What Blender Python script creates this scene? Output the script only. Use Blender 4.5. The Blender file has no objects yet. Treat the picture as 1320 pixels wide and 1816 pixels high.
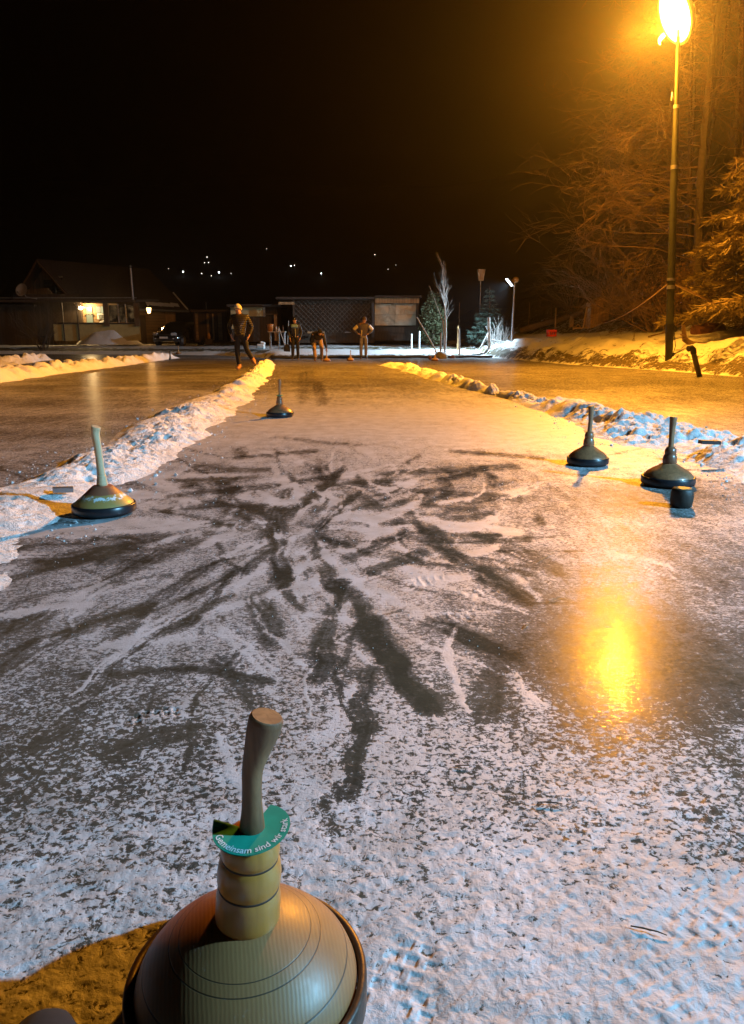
import bpy, math, random
import numpy as np
from mathutils import Vector, Matrix, Euler

random.seed(7)
RNG = np.random.default_rng(11)
C = bpy.context.scene.collection
SC = bpy.context.scene
# lamp powers, mist and sky
SODIUM_P = 25000; SPILL_P = 3600; WHITE_P = 4700; FAR_P = 8000; VER_P = 190; LAN_P = 90
HAZE_D = 0.00048; HAZE_G = 0.87; SKY_S = 0.004
PITCH = math.radians(13.2); FPX = 1311.0; CAMH = 0.85

# ------------------------------------------------------------------ camera maths
def ray(u, v):
    x = (u - 660) / FPX; y = (908 - v) / FPX
    return Vector((x, math.cos(PITCH) + y * math.sin(PITCH), -math.sin(PITCH) + y * math.cos(PITCH)))
def gnd(u, v, z=0.0):
    d = ray(u, v); t = (z - CAMH) / d.z
    return (d.x * t, d.y * t)
def atY(u, v, Y):
    d = ray(u, v); t = Y / d.y
    return Vector((d.x * t, Y, CAMH + d.z * t))

# ------------------------------------------------------------------ numpy noise
_P = np.random.default_rng(3).random((256, 256))
def vnoise(x, y):
    xi = np.floor(x).astype(int); yi = np.floor(y).astype(int)
    fx = x - xi; fy = y - yi
    fx = fx * fx * (3 - 2 * fx); fy = fy * fy * (3 - 2 * fy)
    a = _P[xi % 256, yi % 256]; b = _P[(xi + 1) % 256, yi % 256]
    c = _P[xi % 256, (yi + 1) % 256]; d = _P[(xi + 1) % 256, (yi + 1) % 256]
    return (a * (1 - fx) + b * fx) * (1 - fy) + (c * (1 - fx) + d * fx) * fy
def fbm(x, y, oct=4):
    x = np.asarray(x, float); y = np.asarray(y, float)
    s = 0; a = 0.5; t = 0
    for k in range(oct):
        s = s + a * vnoise(x * 2 ** k + 17.3 * k, y * 2 ** k - 9.1 * k); t += a; a *= 0.5
    return s / t
def sstep(a, b, x):
    t = np.clip((x - a) / (b - a), 0, 1)
    return t * t * (3 - 2 * t)

# ------------------------------------------------------------------ terrain
XB = np.array([[-60, 9.4], [8, 9.2], [16.7, 8.45], [20, 8.0], [22.3, 7.4], [25.5, 6.6], [29, 6.2], [33, 5.7], [36, 5.2], [40, 4.5], [60, 3]])
YF = np.array([[-80, 44], [-20, 43], [-14, 41.5], [-8, 39.5], [-5.2, 35], [-4.3, 33.2], [0, 34.0], [5.5, 35.6], [20, 38]])
def terrain(x, y):
    x = np.asarray(x, float); y = np.asarray(y, float)
    dR = x - np.interp(y, XB[:, 0], XB[:, 1])
    dF = y - np.interp(x, YF[:, 0], YF[:, 1])
    zR = np.interp(dR, [-1, 0, 0.25, 0.9, 2.0, 3.6, 5.0, 8, 14, 30, 60], [-0.06, -0.03, 0.16, 0.42, 0.78, 0.95, 1.15, 2.3, 5.2, 15, 26])
    zF = np.interp(dF, [-1, 0, 0.35, 1.5, 5, 14, 30, 60], [-0.06, -0.03, 0.12, 0.22, 0.42, 0.52, 0.6, 0.8])
    zR = np.where(y > 48, zR - np.clip((y - 48) * 0.05, 0, 0.6) * (zR < 3), zR)
    z = np.maximum(zR, zF)
    out = sstep(0.0, 0.5, np.maximum(dR, dF))
    hill = sstep(4.5, 8, dR); bank = sstep(0.05, 0.5, dR) * sstep(3.2, 1.4, dR)
    n = (fbm(x * 0.9, y * 0.9, 4) - 0.5) * 0.22 + (fbm(x * 3.1 + 40, y * 3.1, 3) - 0.5) * 0.12
    return z + out * n * (0.55 + 1.5 * hill + 1.1 * bank) + bank * (fbm(x * 2.3 + 11, y * 1.5, 4) - 0.5) * 0.45
def G(x, y):
    return float(terrain(np.array([x]), np.array([y]))[0])
def hit(u, v, near=12.0, far=70.0):
    d = ray(u, v); t = near
    while t < far:
        p = Vector((0, 0, CAMH)) + d * t
        if p.z <= max(G(p.x, p.y), 0.0): break
        t += 0.05
    return Vector((p.x, p.y, max(G(p.x, p.y), 0.0)))

# ------------------------------------------------------------------ object helpers
def tag(o, label=None, cat=None, group=None, kind=None):
    if label: o['label'] = label
    if cat: o['category'] = cat
    if group: o['group'] = group
    if kind: o['kind'] = kind
    return o
def empty(name, loc, rz=0.0, label=None, cat=None, group=None):
    o = bpy.data.objects.new(name, None); C.objects.link(o)
    o.location = loc; o.rotation_euler = (0, 0, rz); o.empty_display_size = 0.2
    return tag(o, label, cat, group)
def link_mesh(name, me, mat, parent=None):
    o = bpy.data.objects.new(name, me); C.objects.link(o)
    if mat is not None:
        me.materials.clear()
        for m in (mat if isinstance(mat, (list, tuple)) else [mat]): me.materials.append(m)
    if parent is not None: o.parent = parent
    return o
class MB:
    def __init__(s): s.v = []; s.f = []; s.fl = set(); s.mi = []
    def add(s, vs, fs, flat=False, mi=0):
        b = len(s.v); s.v.extend([tuple(p) for p in vs])
        for f in fs:
            if flat: s.fl.add(len(s.f))
            s.f.append(tuple(b + i for i in f)); s.mi.append(mi)
    def box(s, c, size, rot=None, bev=0.0, mi=0):
        hx, hy, hz = size[0] / 2, size[1] / 2, size[2] / 2
        b = min(bev, hx * .9, hy * .9, hz * .9)
        M = Matrix.Translation(Vector(c)) @ (rot.to_matrix().to_4x4() if rot is not None else Matrix())
        if b <= 0:
            vs = [M @ Vector((x, y, z)) for z in (-hz, hz) for y in (-hy, hy) for x in (-hx, hx)]
            fs = [(0, 2, 3, 1), (4, 5, 7, 6), (0, 1, 5, 4), (2, 6, 7, 3), (0, 4, 6, 2), (1, 3, 7, 5)]
            s.add(vs, fs, True, mi); return
        ring = lambda hx_, hy_, z: [M @ Vector(p) for p in ((-hx_ + b, -hy_, z), (hx_ - b, -hy_, z), (hx_, -hy_ + b, z), (hx_, hy_ - b, z), (hx_ - b, hy_, z), (-hx_ + b, hy_, z), (-hx_, hy_ - b, z), (-hx_, -hy_ + b, z))]
        rs = []
        def inner(z): return [M @ Vector(p) for p in ((-hx + b, -hy + b, z), (hx - b, -hy + b, z), (hx - b, -hy + b, z), (hx - b, hy - b, z), (hx - b, hy - b, z), (-hx + b, hy - b, z), (-hx + b, hy - b, z), (-hx + b, -hy + b, z))]
        rr = [inner(-hz), ring(hx, hy, -hz + b), ring(hx, hy, hz - b), inner(hz)]
        vs = [p for r in rr for p in r]; fs = []
        for k in range(3):
            for i in range(8):
                j = (i + 1) % 8
                fs.append((k * 8 + i, k * 8 + j, (k + 1) * 8 + j, (k + 1) * 8 + i))
        fs.append((24, 26, 28, 30)); fs.append((6, 4, 2, 0))
        s.add(vs, fs, True, mi)
    def tube(s, pts, rad, n=8, cap=True, mi=0, flatcap=True):
        pts = [Vector(p) for p in pts]
        if not hasattr(rad, '__len__'): rad = [rad] * len(pts)
        up = Vector((0, 0, 1)); vs = []; prev = None
        for i, p in enumerate(pts):
            d = (pts[min(i + 1, len(pts) - 1)] - pts[max(i - 1, 0)])
            if d.length < 1e-9: d = Vector((0, 0, 1))
            d.normalize()
            if prev is None:
                a = d.cross(up)
                if a.length < 1e-3: a = d.cross(Vector((0, 1, 0)))
                a.normalize()
            else:
                a = prev - d * prev.dot(d)
                if a.length < 1e-6: a = d.orthogonal()
                a.normalize()
            prev = a; b = d.cross(a)
            for k in range(n):
                t = 2 * math.pi * k / n
                vs.append(p + (a * math.cos(t) + b * math.sin(t)) * rad[i])
        fs = []
        for i in range(len(pts) - 1):
            for k in range(n):
                fs.append((i * n + k, i * n + (k + 1) % n, (i + 1) * n + (k + 1) % n, (i + 1) * n + k))
        s.add(vs, fs, False, mi)
        if cap and n > 2:
            m = (len(pts) - 1) * n
            s.add(vs[m:], [tuple(range(n))], True, mi); s.add(vs[:n], [tuple(reversed(range(n)))], True, mi)
    def lathe(s, prof, n=48, c=(0, 0, 0), mi=0, caps=True):
        vs = []; fs = []
        for r, z in prof:
            for k in range(n):
                t = 2 * math.pi * k / n
                vs.append((c[0] + r * math.cos(t), c[1] + r * math.sin(t), c[2] + z))
        for i in range(len(prof) - 1):
            for k in range(n):
                fs.append((i * n + k, i * n + (k + 1) % n, (i + 1) * n + (k + 1) % n, (i + 1) * n + k))
        if caps:
            if prof[0][0] > 1e-4: fs.append(tuple(reversed(range(n))))
            if prof[-1][0] > 1e-4: fs.append(tuple(range((len(prof) - 1) * n, len(prof) * n)))
        s.add(vs, fs, False, mi)
    def build(s, name, mat, parent=None, smooth=True, loc=None):
        me = bpy.data.meshes.new(name); me.from_pydata(s.v, [], s.f); me.update()
        if smooth:
            me.polygons.foreach_set('use_smooth', [i not in s.fl for i in range(len(s.f))])
        o = link_mesh(name, me, mat, parent)
        if isinstance(mat, (list, tuple)) and len(mat) > 1: me.polygons.foreach_set('material_index', s.mi)
        if loc is not None: o.location = loc
        return o
def grid_mesh(name, X, Y, Z, mat, attrs=None, smooth=True):
    nr, nc = X.shape
    co = np.stack([X, Y, Z], -1).reshape(-1, 3).astype(np.float32)
    idx = np.arange(nr * nc).reshape(nr, nc)
    q = np.stack([idx[:-1, :-1], idx[:-1, 1:], idx[1:, 1:], idx[1:, :-1]], -1).reshape(-1, 4)
    me = bpy.data.meshes.new(name)
    me.vertices.add(len(co)); me.vertices.foreach_set('co', co.ravel())
    me.loops.add(q.size); me.loops.foreach_set('vertex_index', q.ravel().astype(np.int32))
    me.polygons.add(len(q)); me.polygons.foreach_set('loop_start', np.arange(0, q.size, 4, dtype=np.int32))
    me.update(calc_edges=True); me.validate()
    me.polygons.foreach_set('use_smooth', np.full(len(me.polygons), smooth))
    for k, a in (attrs or {}).items():
        at = me.attributes.new(k, 'FLOAT', 'POINT'); at.data.foreach_set('value', a.reshape(-1).astype(np.float32))
    return link_mesh(name, me, mat)

# ------------------------------------------------------------------ materials
class NT:
    def __init__(s, name):
        s.m = bpy.data.materials.new(name); s.m.use_nodes = True
        s.t = s.m.node_tree; s.b = s.t.nodes['Principled BSDF']; s.out = s.t.nodes['Material Output']
        s.co = s.n('ShaderNodeTexCoord').outputs['Object']
    def n(s, ty, **kw):
        nd = s.t.nodes.new(ty)
        for k, v in kw.items():
            if hasattr(nd, k) and not k[0].isupper(): setattr(nd, k, v)
        return nd
    def l(s, a, b): s.t.links.new(a, b)
    def setin(s, sock, v):
        if hasattr(v, 'is_output') or isinstance(v, bpy.types.NodeSocket): s.l(v, sock)
        else: sock.default_value = v
    def noise(s, scale, detail=4, rough=0.55, stretch=None, dist=0.0, co=None, rot=None):
        co = co or s.co
        if stretch is not None or rot is not None:
            mp = s.n('ShaderNodeMapping'); s.l(co, mp.inputs['Vector'])
            mp.inputs['Scale'].default_value = stretch or (1, 1, 1)
            if rot: mp.inputs['Rotation'].default_value = rot
            co = mp.outputs[0]
        nd = s.n('ShaderNodeTexNoise'); s.l(co, nd.inputs['Vector'])
        nd.inputs['Scale'].default_value = scale; nd.inputs['Detail'].default_value = detail
        nd.inputs['Roughness'].default_value = rough; nd.inputs['Distortion'].default_value = dist
        return nd.outputs['Fac']
    def math(s, op, a, b=0.0, c=None, clamp=False):
        nd = s.n('ShaderNodeMath'); nd.operation = op; nd.use_clamp = clamp
        s.setin(nd.inputs[0], a); s.setin(nd.inputs[1], b)
        if c is not None: s.setin(nd.inputs[2], c)
        return nd.outputs[0]
    def ss(s, x, a, b, lo=0.0, hi=1.0):
        nd = s.n('ShaderNodeMapRange'); nd.interpolation_type = 'SMOOTHSTEP'
        s.setin(nd.inputs[0], x); s.setin(nd.inputs[1], a); s.setin(nd.inputs[2], b); s.setin(nd.inputs[3], lo); s.setin(nd.inputs[4], hi)
        return nd.outputs[0]
    def mix(s, f, a, b):
        nd = s.n('ShaderNodeMix'); nd.data_type = 'RGBA'
        s.setin(nd.inputs[0], f)
        for sock, v in ((nd.inputs[6], a), (nd.inputs[7], b)):
            s.setin(sock, v if isinstance(v, bpy.types.NodeSocket) else (*v, 1.0))
        return nd.outputs[2]
    def attr(s, name):
        nd = s.n('ShaderNodeAttribute'); nd.attribute_name = name; return nd.outputs['Fac']
    def bump(s, h, strength=0.5, dist=0.01, prev=None):
        nd = s.n('ShaderNodeBump'); s.l(h, nd.inputs['Height'])
        s.setin(nd.inputs['Strength'], strength); nd.inputs['Distance'].default_value = dist
        if prev is not None: s.l(prev, nd.inputs['Normal'])
        return nd.outputs[0]
    def base(s, v): s.setin(s.b.inputs['Base Color'], v if isinstance(v, bpy.types.NodeSocket) else (*v, 1.0))
    def rough(s, v): s.setin(s.b.inputs['Roughness'], v)
    def normal(s, v): s.l(v, s.b.inputs['Normal'])

def simple(name, col, rough=0.6, metal=0.0, var=0.25, scale=8.0, bump=0.0, col2=None, stretch=None, spec=None):
    t = NT(name)
    f = t.noise(scale, 5, 0.6, stretch)
    c2 = col2 or tuple(c * (1 - var) for c in col)
    t.base(t.mix(t.ss(f, 0.3, 0.7), c2, col)); t.rough(rough); t.b.inputs['Metallic'].default_value = metal
    if spec is not None: t.b.inputs['Specular IOR Level'].default_value = spec
    if bump: t.normal(t.bump(f, bump, 0.01))
    return t.m
def emit(name, col, strength):
    t = NT(name); t.base((0.05, 0.05, 0.05))
    t.b.inputs['Emission Color'].default_value = (*col, 1); t.b.inputs['Emission Strength'].default_value = strength
    return t.m
def planks(name, col, col2, width=0.14, axis=0, rough=0.75):
    t = NT(name)
    sp = t.n('ShaderNodeSeparateXYZ'); t.l(t.co, sp.inputs[0])
    a = t.math('ADD', sp.outputs[axis], t.math('MULTIPLY', sp.outputs[1 if axis == 0 else 0], 0.7)) if axis < 2 else sp.outputs[2]
    k = t.math('DIVIDE', a, width)
    fr = t.math('FRACT', k); fl = t.math('FLOOR', k)
    wn = t.n('ShaderNodeTexWhiteNoise'); wn.noise_dimensions = '1D'; t.l(fl, wn.inputs['W'])
    gap = t.ss(t.math('ABSOLUTE', t.math('SUBTRACT', fr, 0.5)), 0.44, 0.49)
    st = (6, 6, 0.7) if axis < 2 else (0.7, 6, 6)
    g = t.noise(5, 5, 0.6, st)
    c = t.mix(t.math('MULTIPLY_ADD', wn.outputs['Value'], 0.6, t.math('MULTIPLY', g, 0.5), clamp=True), col2, col)
    c = t.mix(gap, c, tuple(x * 0.15 for x in col2))
    t.base(c); t.rough(rough); t.normal(t.bump(t.math('SUBTRACT', 1.0, gap), 0.6, 0.01))
    return t.m

M = {}
def snow_mat(name, tint=(0.86, 0.87, 0.88), dirt=(0.45, 0.40, 0.34), amount=0.12, sc=1.0):
    t = NT(name)
    n1 = t.noise(55 * sc, 6, 0.65); n2 = t.noise(9 * sc, 5, 0.6); n3 = t.noise(170 * sc, 3, 0.6)
    d = t.ss(t.math('ADD', n2, t.math('MULTIPLY', t.math('SUBTRACT', n1, 0.5), 0.6)), 0.60, 0.78, 0.0, amount)
    t.base(t.mix(d, tint, dirt)); t.rough(0.62)
    t.b.inputs['Subsurface Weight'].default_value = 0.0
    h = t.math('MULTIPLY_ADD', n2, 1.4, t.math('MULTIPLY_ADD', n1, 0.7, t.math('MULTIPLY', n3, 0.22)))
    t.normal(t.bump(h, 0.9, 0.02))
    return t.m
M['snow'] = snow_mat('snow')
M['snow_dirty'] = snow_mat('snow_dirty', (0.72, 0.70, 0.66), (0.25, 0.19, 0.12), 0.45, 0.35)

def ice_mat():
    t = NT('ice')
    fr = t.attr('frost'); pk = t.attr('pack')
    fine = t.noise(150, 7, 0.66, (1.0, 0.75, 1))
    spk = t.noise(75, 5, 0.70, (0.85, 1.0, 1), 0.7)
    mid = t.noise(17, 6, 0.62, None, 0.5)
    big = t.noise(3.2, 5, 0.6, None, 0.6)
    swp = t.noise(4.0, 6, 0.62, (2.6, 0.55, 1), 0.5, rot=(0, 0, 0.5))
    swp2 = t.noise(4.4, 6, 0.62, (2.8, 0.6, 1), 0.5, rot=(0, 0, -0.85))
    def c(x, k): return t.math('MULTIPLY', t.math('SUBTRACT', x, 0.5), k)
    v = t.math('ADD', fr, c(spk, 1.25)); v = t.math('ADD', v, c(mid, 0.34)); v = t.math('ADD', v, c(big, 0.22))
    v = t.math('ADD', v, c(fine, 0.55)); v = t.math('ADD', v, c(swp, 0.25)); v = t.math('ADD', v, c(swp2, 0.25))
    soft = t.attr('soft'); cov = t.ss(v, t.math('MULTIPLY_ADD', soft, -0.13, 0.43), t.math('MULTIPLY_ADD', soft, 0.13, 0.56))
    thin = t.ss(t.math('ADD', v, c(mid, 0.3)), 0.0, 0.60, 0.0, 1.0)
    thin = t.math('MULTIPLY', thin, t.math('MULTIPLY_ADD', soft, 0.20, 0.08)); cover = t.math('MAXIMUM', cov, thin)
    # ice
    cr = t.noise(1.7, 6, 0.6); dk = t.mix(t.ss(cr, 0.35, 0.65), (0.042, 0.034, 0.023), (0.074, 0.060, 0.039))
    t.base(dk); t.rough(t.math('MULTIPLY_ADD', t.noise(22, 4, 0.6), 0.14, 0.20)); t.b.inputs['IOR'].default_value = 1.31
    t.b.inputs['Specular IOR Level'].default_value = 0.025
    wet_glint = t.attr('wet_glint'); t.l(t.math('MULTIPLY', t.math('MULTIPLY_ADD', t.math('MULTIPLY', wet_glint, wet_glint), 0.30, 0.010), t.math('MULTIPLY', t.ss(t.noise(26, 5, 0.7, (0.8, 1.5, 1)), 0.34, 0.62, 0.25, 1.0), t.ss(t.noise(120, 3, 0.6, (0.8, 1.5, 1)), 0.40, 0.62, 0.12, 1.0))), t.b.inputs['Coat Weight']); t.b.inputs['Coat Roughness'].default_value = 0.06; t.b.inputs['Coat IOR'].default_value = 1.31
    # hard frost grains glint, ripples along the ice
    rp = t.noise(70, 3, 0.55, (0.75, 1.7, 1), 0.5)
    t.normal(t.bump(t.math('MULTIPLY_ADD', rp, 0.6, t.math('MULTIPLY', fine, 0.2)), 0.10, 0.010))
    spark = t.noise(230, 2, 0.5, (0.9, 1.3, 1))
    t.l(t.bump(t.math('MULTIPLY_ADD', rp, 0.32, t.math('MULTIPLY', t.ss(spark, 0.52, 0.80), 0.13)), 0.15, 0.010), t.b.inputs['Coat Normal'])
    fb = t.n('ShaderNodeBsdfPrincipled')
    gr = t.noise(7, 4, 0.6)
    fb.inputs['Roughness'].default_value = 0.5
    t.l(t.mix(t.ss(gr, 0.3, 0.75), (0.54, 0.55, 0.58), (0.37, 0.37, 0.375)), fb.inputs['Base Color'])
    clod = t.noise(48, 4, 0.6, None, 0.4)
    h = t.math('MULTIPLY_ADD', spk, 0.5, t.math('MULTIPLY_ADD', fine, 0.3, t.math('MULTIPLY', cov, 0.35)))
    h = t.math('ADD', h, t.math('MULTIPLY', t.math('MULTIPLY', clod, pk), 1.1))
    t.l(t.bump(h, 0.34, 0.010), fb.inputs['Normal'])
    mx = t.n('ShaderNodeMixShader'); t.l(cover, mx.inputs[0]); t.l(t.b.outputs[0], mx.inputs[1]); t.l(fb.outputs[0], mx.inputs[2])
    t.l(mx.outputs[0], t.out.inputs['Surface'])
    return t.m
M['ice'] = ice_mat()

def ground_mat():
    t = NT('ground')
    sn = t.attr('snow')
    n1 = t.noise(2.6, 7, 0.62, (1, 1, 1), 0.6); n2 = t.noise(14, 6, 0.65); n3 = t.noise(45, 4, 0.6)
    v = t.math('ADD', sn, t.math('ADD', t.math('MULTIPLY', t.math('SUBTRACT', n1, 0.5), 0.9), t.math('MULTIPLY', t.math('SUBTRACT', n2, 0.5), 0.55)))
    f = t.ss(v, 0.44, 0.56)
    grass = t.mix(t.ss(n2, 0.35, 0.65), (0.055, 0.042, 0.020), (0.16, 0.125, 0.055))
    t.base(t.mix(f, grass, (0.80, 0.80, 0.80))); t.rough(0.75)
    h = t.math('MULTIPLY_ADD', n2, 0.8, t.math('MULTIPLY_ADD', f, 0.6, t.math('MULTIPLY', n3, 0.4)))
    t.normal(t.bump(h, 1.0, 0.06))
    return t.m
M['ground'] = ground_mat()
M['hill'] = simple('hill', (0.02, 0.02, 0.015), 0.95, var=0.5, scale=0.05)

# ------------------------------------------------------------------ ice sheet
yr = np.concatenate([-np.geomspace(8, 0.25, 24), np.linspace(-0.2, 0.42, 20)])
vv = np.linspace(2250, 668, 640)
yp = np.array([gnd(660, v)[1] for v in vv])
yr = np.concatenate([yr, yp[yp > 0.45], np.linspace(17, 43, 70)])
yr = np.unique(np.sort(yr))
ss_ = np.concatenate([-np.geomspace(7, 1.02, 40), np.linspace(-1, 1, 720), np.geomspace(1.02, 7, 40)])
Wd = 0.56 * np.maximum(yr, 0.3) + 0.16
X = ss_[None, :] * Wd[:, None]; Y = np.repeat(yr[:, None], len(ss_), 1)
X = np.where(X < -45, -45 + (X + 45) * 0.01, X); X = np.where(X > 10.5, 10.5 + (X - 10.5) * 0.01, X)
wx = X + (fbm(X * 3, Y * 3, 3) - 0.5) * 0.06 + (fbm(X * 13, Y * 13, 3) - 0.5) * 0.035; wy = Y + (fbm(X * 3 + 50, Y * 3, 3) - 0.5) * 0.08 + (fbm(X * 13 + 50, Y * 13, 3) - 0.5) * 0.045
# lane edges (the two snow ridges run along them)
def lane_l(y): return np.interp(y, [0, 3.7, 4.9, 8.9, 23.5, 33], [-1.9, -1.95, -2.05, -2.3, -3.2, -4.2])
def lane_r(y): return np.interp(y, [0, 4.9, 9.6, 23.5, 33], [2.35, 2.3, 2.2, 0.6, -0.2])
frost = np.interp(Y, [-5, 0.5, 0.9, 1.25, 1.6, 2.2, 3.2, 4.2, 5.0, 6.0, 7.5, 10, 14, 20, 30],
                  [0.74, 0.74, 0.62, 0.49, 0.47, 0.50, 0.52, 0.53, 0.55, 0.66, 0.74, 0.62, 0.40, 0.34, 0.42])
frost = frost + 0.03 * sstep(-0.1, 0.6, X / np.maximum(Y, 0.3) * 1.0) * (Y < 1.7)
inl = sstep(-0.15, 0.15, X - lane_l(Y)) * sstep(-0.15, 0.15, lane_r(Y) - X)
leftf = np.interp(Y, [0, 5, 8, 12, 18, 25, 40], [0.52, 0.54, 0.50, 0.42, 0.32, 0.27, 0.24]) + (fbm(X * 0.45, Y * 0.9, 4) - 0.5) * 0.35
rightf = np.interp(Y, [0, 5, 9, 14, 22, 30], [0.58, 0.58, 0.48, 0.36, 0.30, 0.30])
frost = np.where(X < lane_l(Y), leftf * (1 - inl) + frost * inl, frost)
frost = np.where(X > lane_r(Y), rightf * (1 - inl) + frost * inl, frost)
# the wetter, barer ice at the right of the lane, shaped to place the lamp's reflection
frost -= 0.30 * np.exp(-(((X - 0.76) / 0.34) ** 2 + ((Y - 1.92) / 0.36) ** 2)) + 0.12 * np.exp(-(((X - 1.35) / 0.40) ** 2 + ((Y - 2.7) / 0.7) ** 2))
frost += 0.10 * np.exp(-(((X - 1.0) / 0.30) ** 2 + ((Y - 2.75) / 0.45) ** 2))  # frost added to dim the upper end of the lamp's reflection
frost -= 0.20 * np.exp(-(((X - 1.55) / 0.7) ** 2 + ((Y - 3.95) / 0.40) ** 2))
frost += (fbm(X * 1.6 + 7, Y * 1.6, 4) - 0.5) * 0.22
# swept strokes left by feet and stocks: (polyline in photo-measured ground points, width px, depth)
STROKES = [
 ([(0, 1036), (150, 988), (320, 955)], 13, .34), ([(90, 1000), (220, 968)], 22, .30), ([(340, 962), (215, 1015)], 18, .34),
 ([(375, 1003), (250, 1082), (130, 1112)], 20, .34), ([(470, 990), (330, 1062), (205, 1122)], 17, .30), ([(490, 935), (500, 1015)], 26, .34),
 ([(420, 1010), (330, 1100), (240, 1140)], 12, .28), ([(400, 1060), (290, 1105)], 12, .28),
 ([(560, 962), (600, 1040), (650, 1110), (700, 1170), (755, 1245)], 30, .36), ([(450, 1065), (478, 1125)], 26, .30), ([(585, 1080), (560, 1190)], 24, .30),
 ([(640, 1080), (690, 1160)], 26, .28), ([(730, 908), (800, 980), (860, 1020), (930, 1060)], 20, .34), ([(850, 945), (970, 1005)], 20, .32),
 ([(620, 985), (722, 945)], 13, .34), ([(665, 1010), (745, 980)], 15, .32), ([(765, 1105), (830, 1140), (905, 1170)], 26, .36),
 ([(390, 860), (470, 925)], 14, .32), ([(300, 850), (420, 850)], 7, .30), ([(260, 885), (420, 868), (600, 845)], 8, .32), ([(330, 838), (480, 832)], 7, .30),
 ([(420, 812), (560, 800)], 6, .30), ([(560, 866), (720, 850)], 9, .30), ([(640, 842), (920, 828)], 8, .28), ([(740, 872), (920, 884)], 9, .28),
 ([(515, 910), (600, 838)], 13, .34), ([(565, 935), (625, 880)], 11, .30), ([(500, 1020), (530, 1065)], 24, .34), ([(0, 1112), (80, 1092)], 24, .30), ([(0, 1190), (45, 1150)], 22, .25),
 ([(140, 1192), (340, 1180), (480, 1205)], 13, .20), ([(598, 1405), (632, 1290), (655, 1190)], 20, .26), ([(200, 1335), (340, 1290)], 26, .20), ([(390, 1170), (450, 1240)], 22, .20),
 ([(700, 1180), (760, 1260)], 24, .28), ([(880, 1180), (860, 1260)], 30, .20), ([(800, 800), (960, 812)], 6, .25), ([(480, 775), (640, 790)], 4, .2), ([(640, 880), (700, 920)], 14, .26),
 ([(560, 1420), (585, 1470)], 16, .18), ([(120, 1300), (40, 1340)], 22, .14), ([(440, 1560), (250, 1500)], 20, .10), ([(760, 900), (840, 905)], 8, .2), ([(300, 905), (400, 895)], 8, .28),
 ([(545, 660), (550, 700)], 12, .12), ([(565, 680), (575, 715)], 8, .14), ([(510, 870), (470, 960)], 16, .25), ([(610, 830), (560, 880)], 10, .25)]
WHITES = [([(735, 918), (800, 935), (910, 942)], 13, .30), ([(610, 1010), (640, 1050)], 10, .2), ([(700, 960), (740, 1030)], 9, .2), ([(390, 1120), (480, 1180)], 14, .16),
 ([(880, 1000), (960, 1060)], 8, .2), ([(440, 905), (500, 950)], 8, .2), ([(545, 940), (470, 1000), (420, 1040)], 6, .18), ([(890, 1190), (960, 1250)], 14, .22),
 ([(190, 1140), (330, 1130)], 14, .22), ([(620, 1220), (560, 1310)], 14, .16), ([(300, 940), (370, 930)], 6, .2), ([(1080, 980), (1180, 1000)], 9, .15), ([(560, 1020), (610, 1100)], 8, .22), ([(660, 1040), (780, 1110)], 10, .2), ([(500, 1060), (545, 1120)], 8, .2)]
def ua(v): return (v * 0.37) % 91
def stroke(pts, wpx, depth, sign):
    global frost
    for (a, b) in zip(pts[:-1], pts[1:]):
        A = np.array(gnd(*a)); B = np.array(gnd(*b))
        va, vb = a[1], b[1]
        ga = np.array(gnd(a[0], va + 6)); sy = abs(A[1] - ga[1]) / 6; sx = abs(gnd(a[0] + 6, va)[0] - A[0]) / 6
        gb = np.array(gnd(b[0], vb + 6)); sy = (sy + abs(B[1] - gb[1]) / 6) / 2; sx = (sx + abs(gnd(b[0] + 6, vb)[0] - B[0]) / 6) / 2
        hx, hy = wpx * sx, wpx * sy * 0.75
        lo = np.minimum(A, B) - 4 * np.array([hx, hy]); hi = np.maximum(A, B) + 4 * np.array([hx, hy])
        r0, r1 = np.searchsorted(yr, [lo[1], hi[1]])
        if r1 <= r0: continue
        sl = slice(r0, r1)
        px = (wx[sl] - A[0]) / hx; py = (wy[sl] - A[1]) / hy
        d = np.array([(B[0] - A[0]) / hx, (B[1] - A[1]) / hy]); L = d @ d
        t = np.clip((px * d[0] + py * d[1]) / L, 0, 1)
        dist = np.hypot(px - t * d[0], py - t * d[1])
        across = px * d[1] / math.sqrt(L) - py * d[0] / math.sqrt(L)
        streak = fbm(across * 3.2 + 31 * va / 100, t * math.sqrt(L) * 0.10 + ua(va), 4)
        frost[sl] += sign * depth * (1 - sstep(0.25, 1.5, dist)) * np.clip(-0.25 + 2.6 * streak, 0.0, 1.7)
rs = random.Random(21); CEN = [gnd(545, 930), gnd(720, 1010), gnd(380, 1040), gnd(520, 850), gnd(860, 960)]
def to_px(x, y):
    zc = y * math.cos(PITCH) + CAMH * math.sin(PITCH); yc = y * math.sin(PITCH) - CAMH * math.cos(PITCH)
    return (660 + FPX * x / zc, 908 - FPX * yc / zc)
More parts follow.
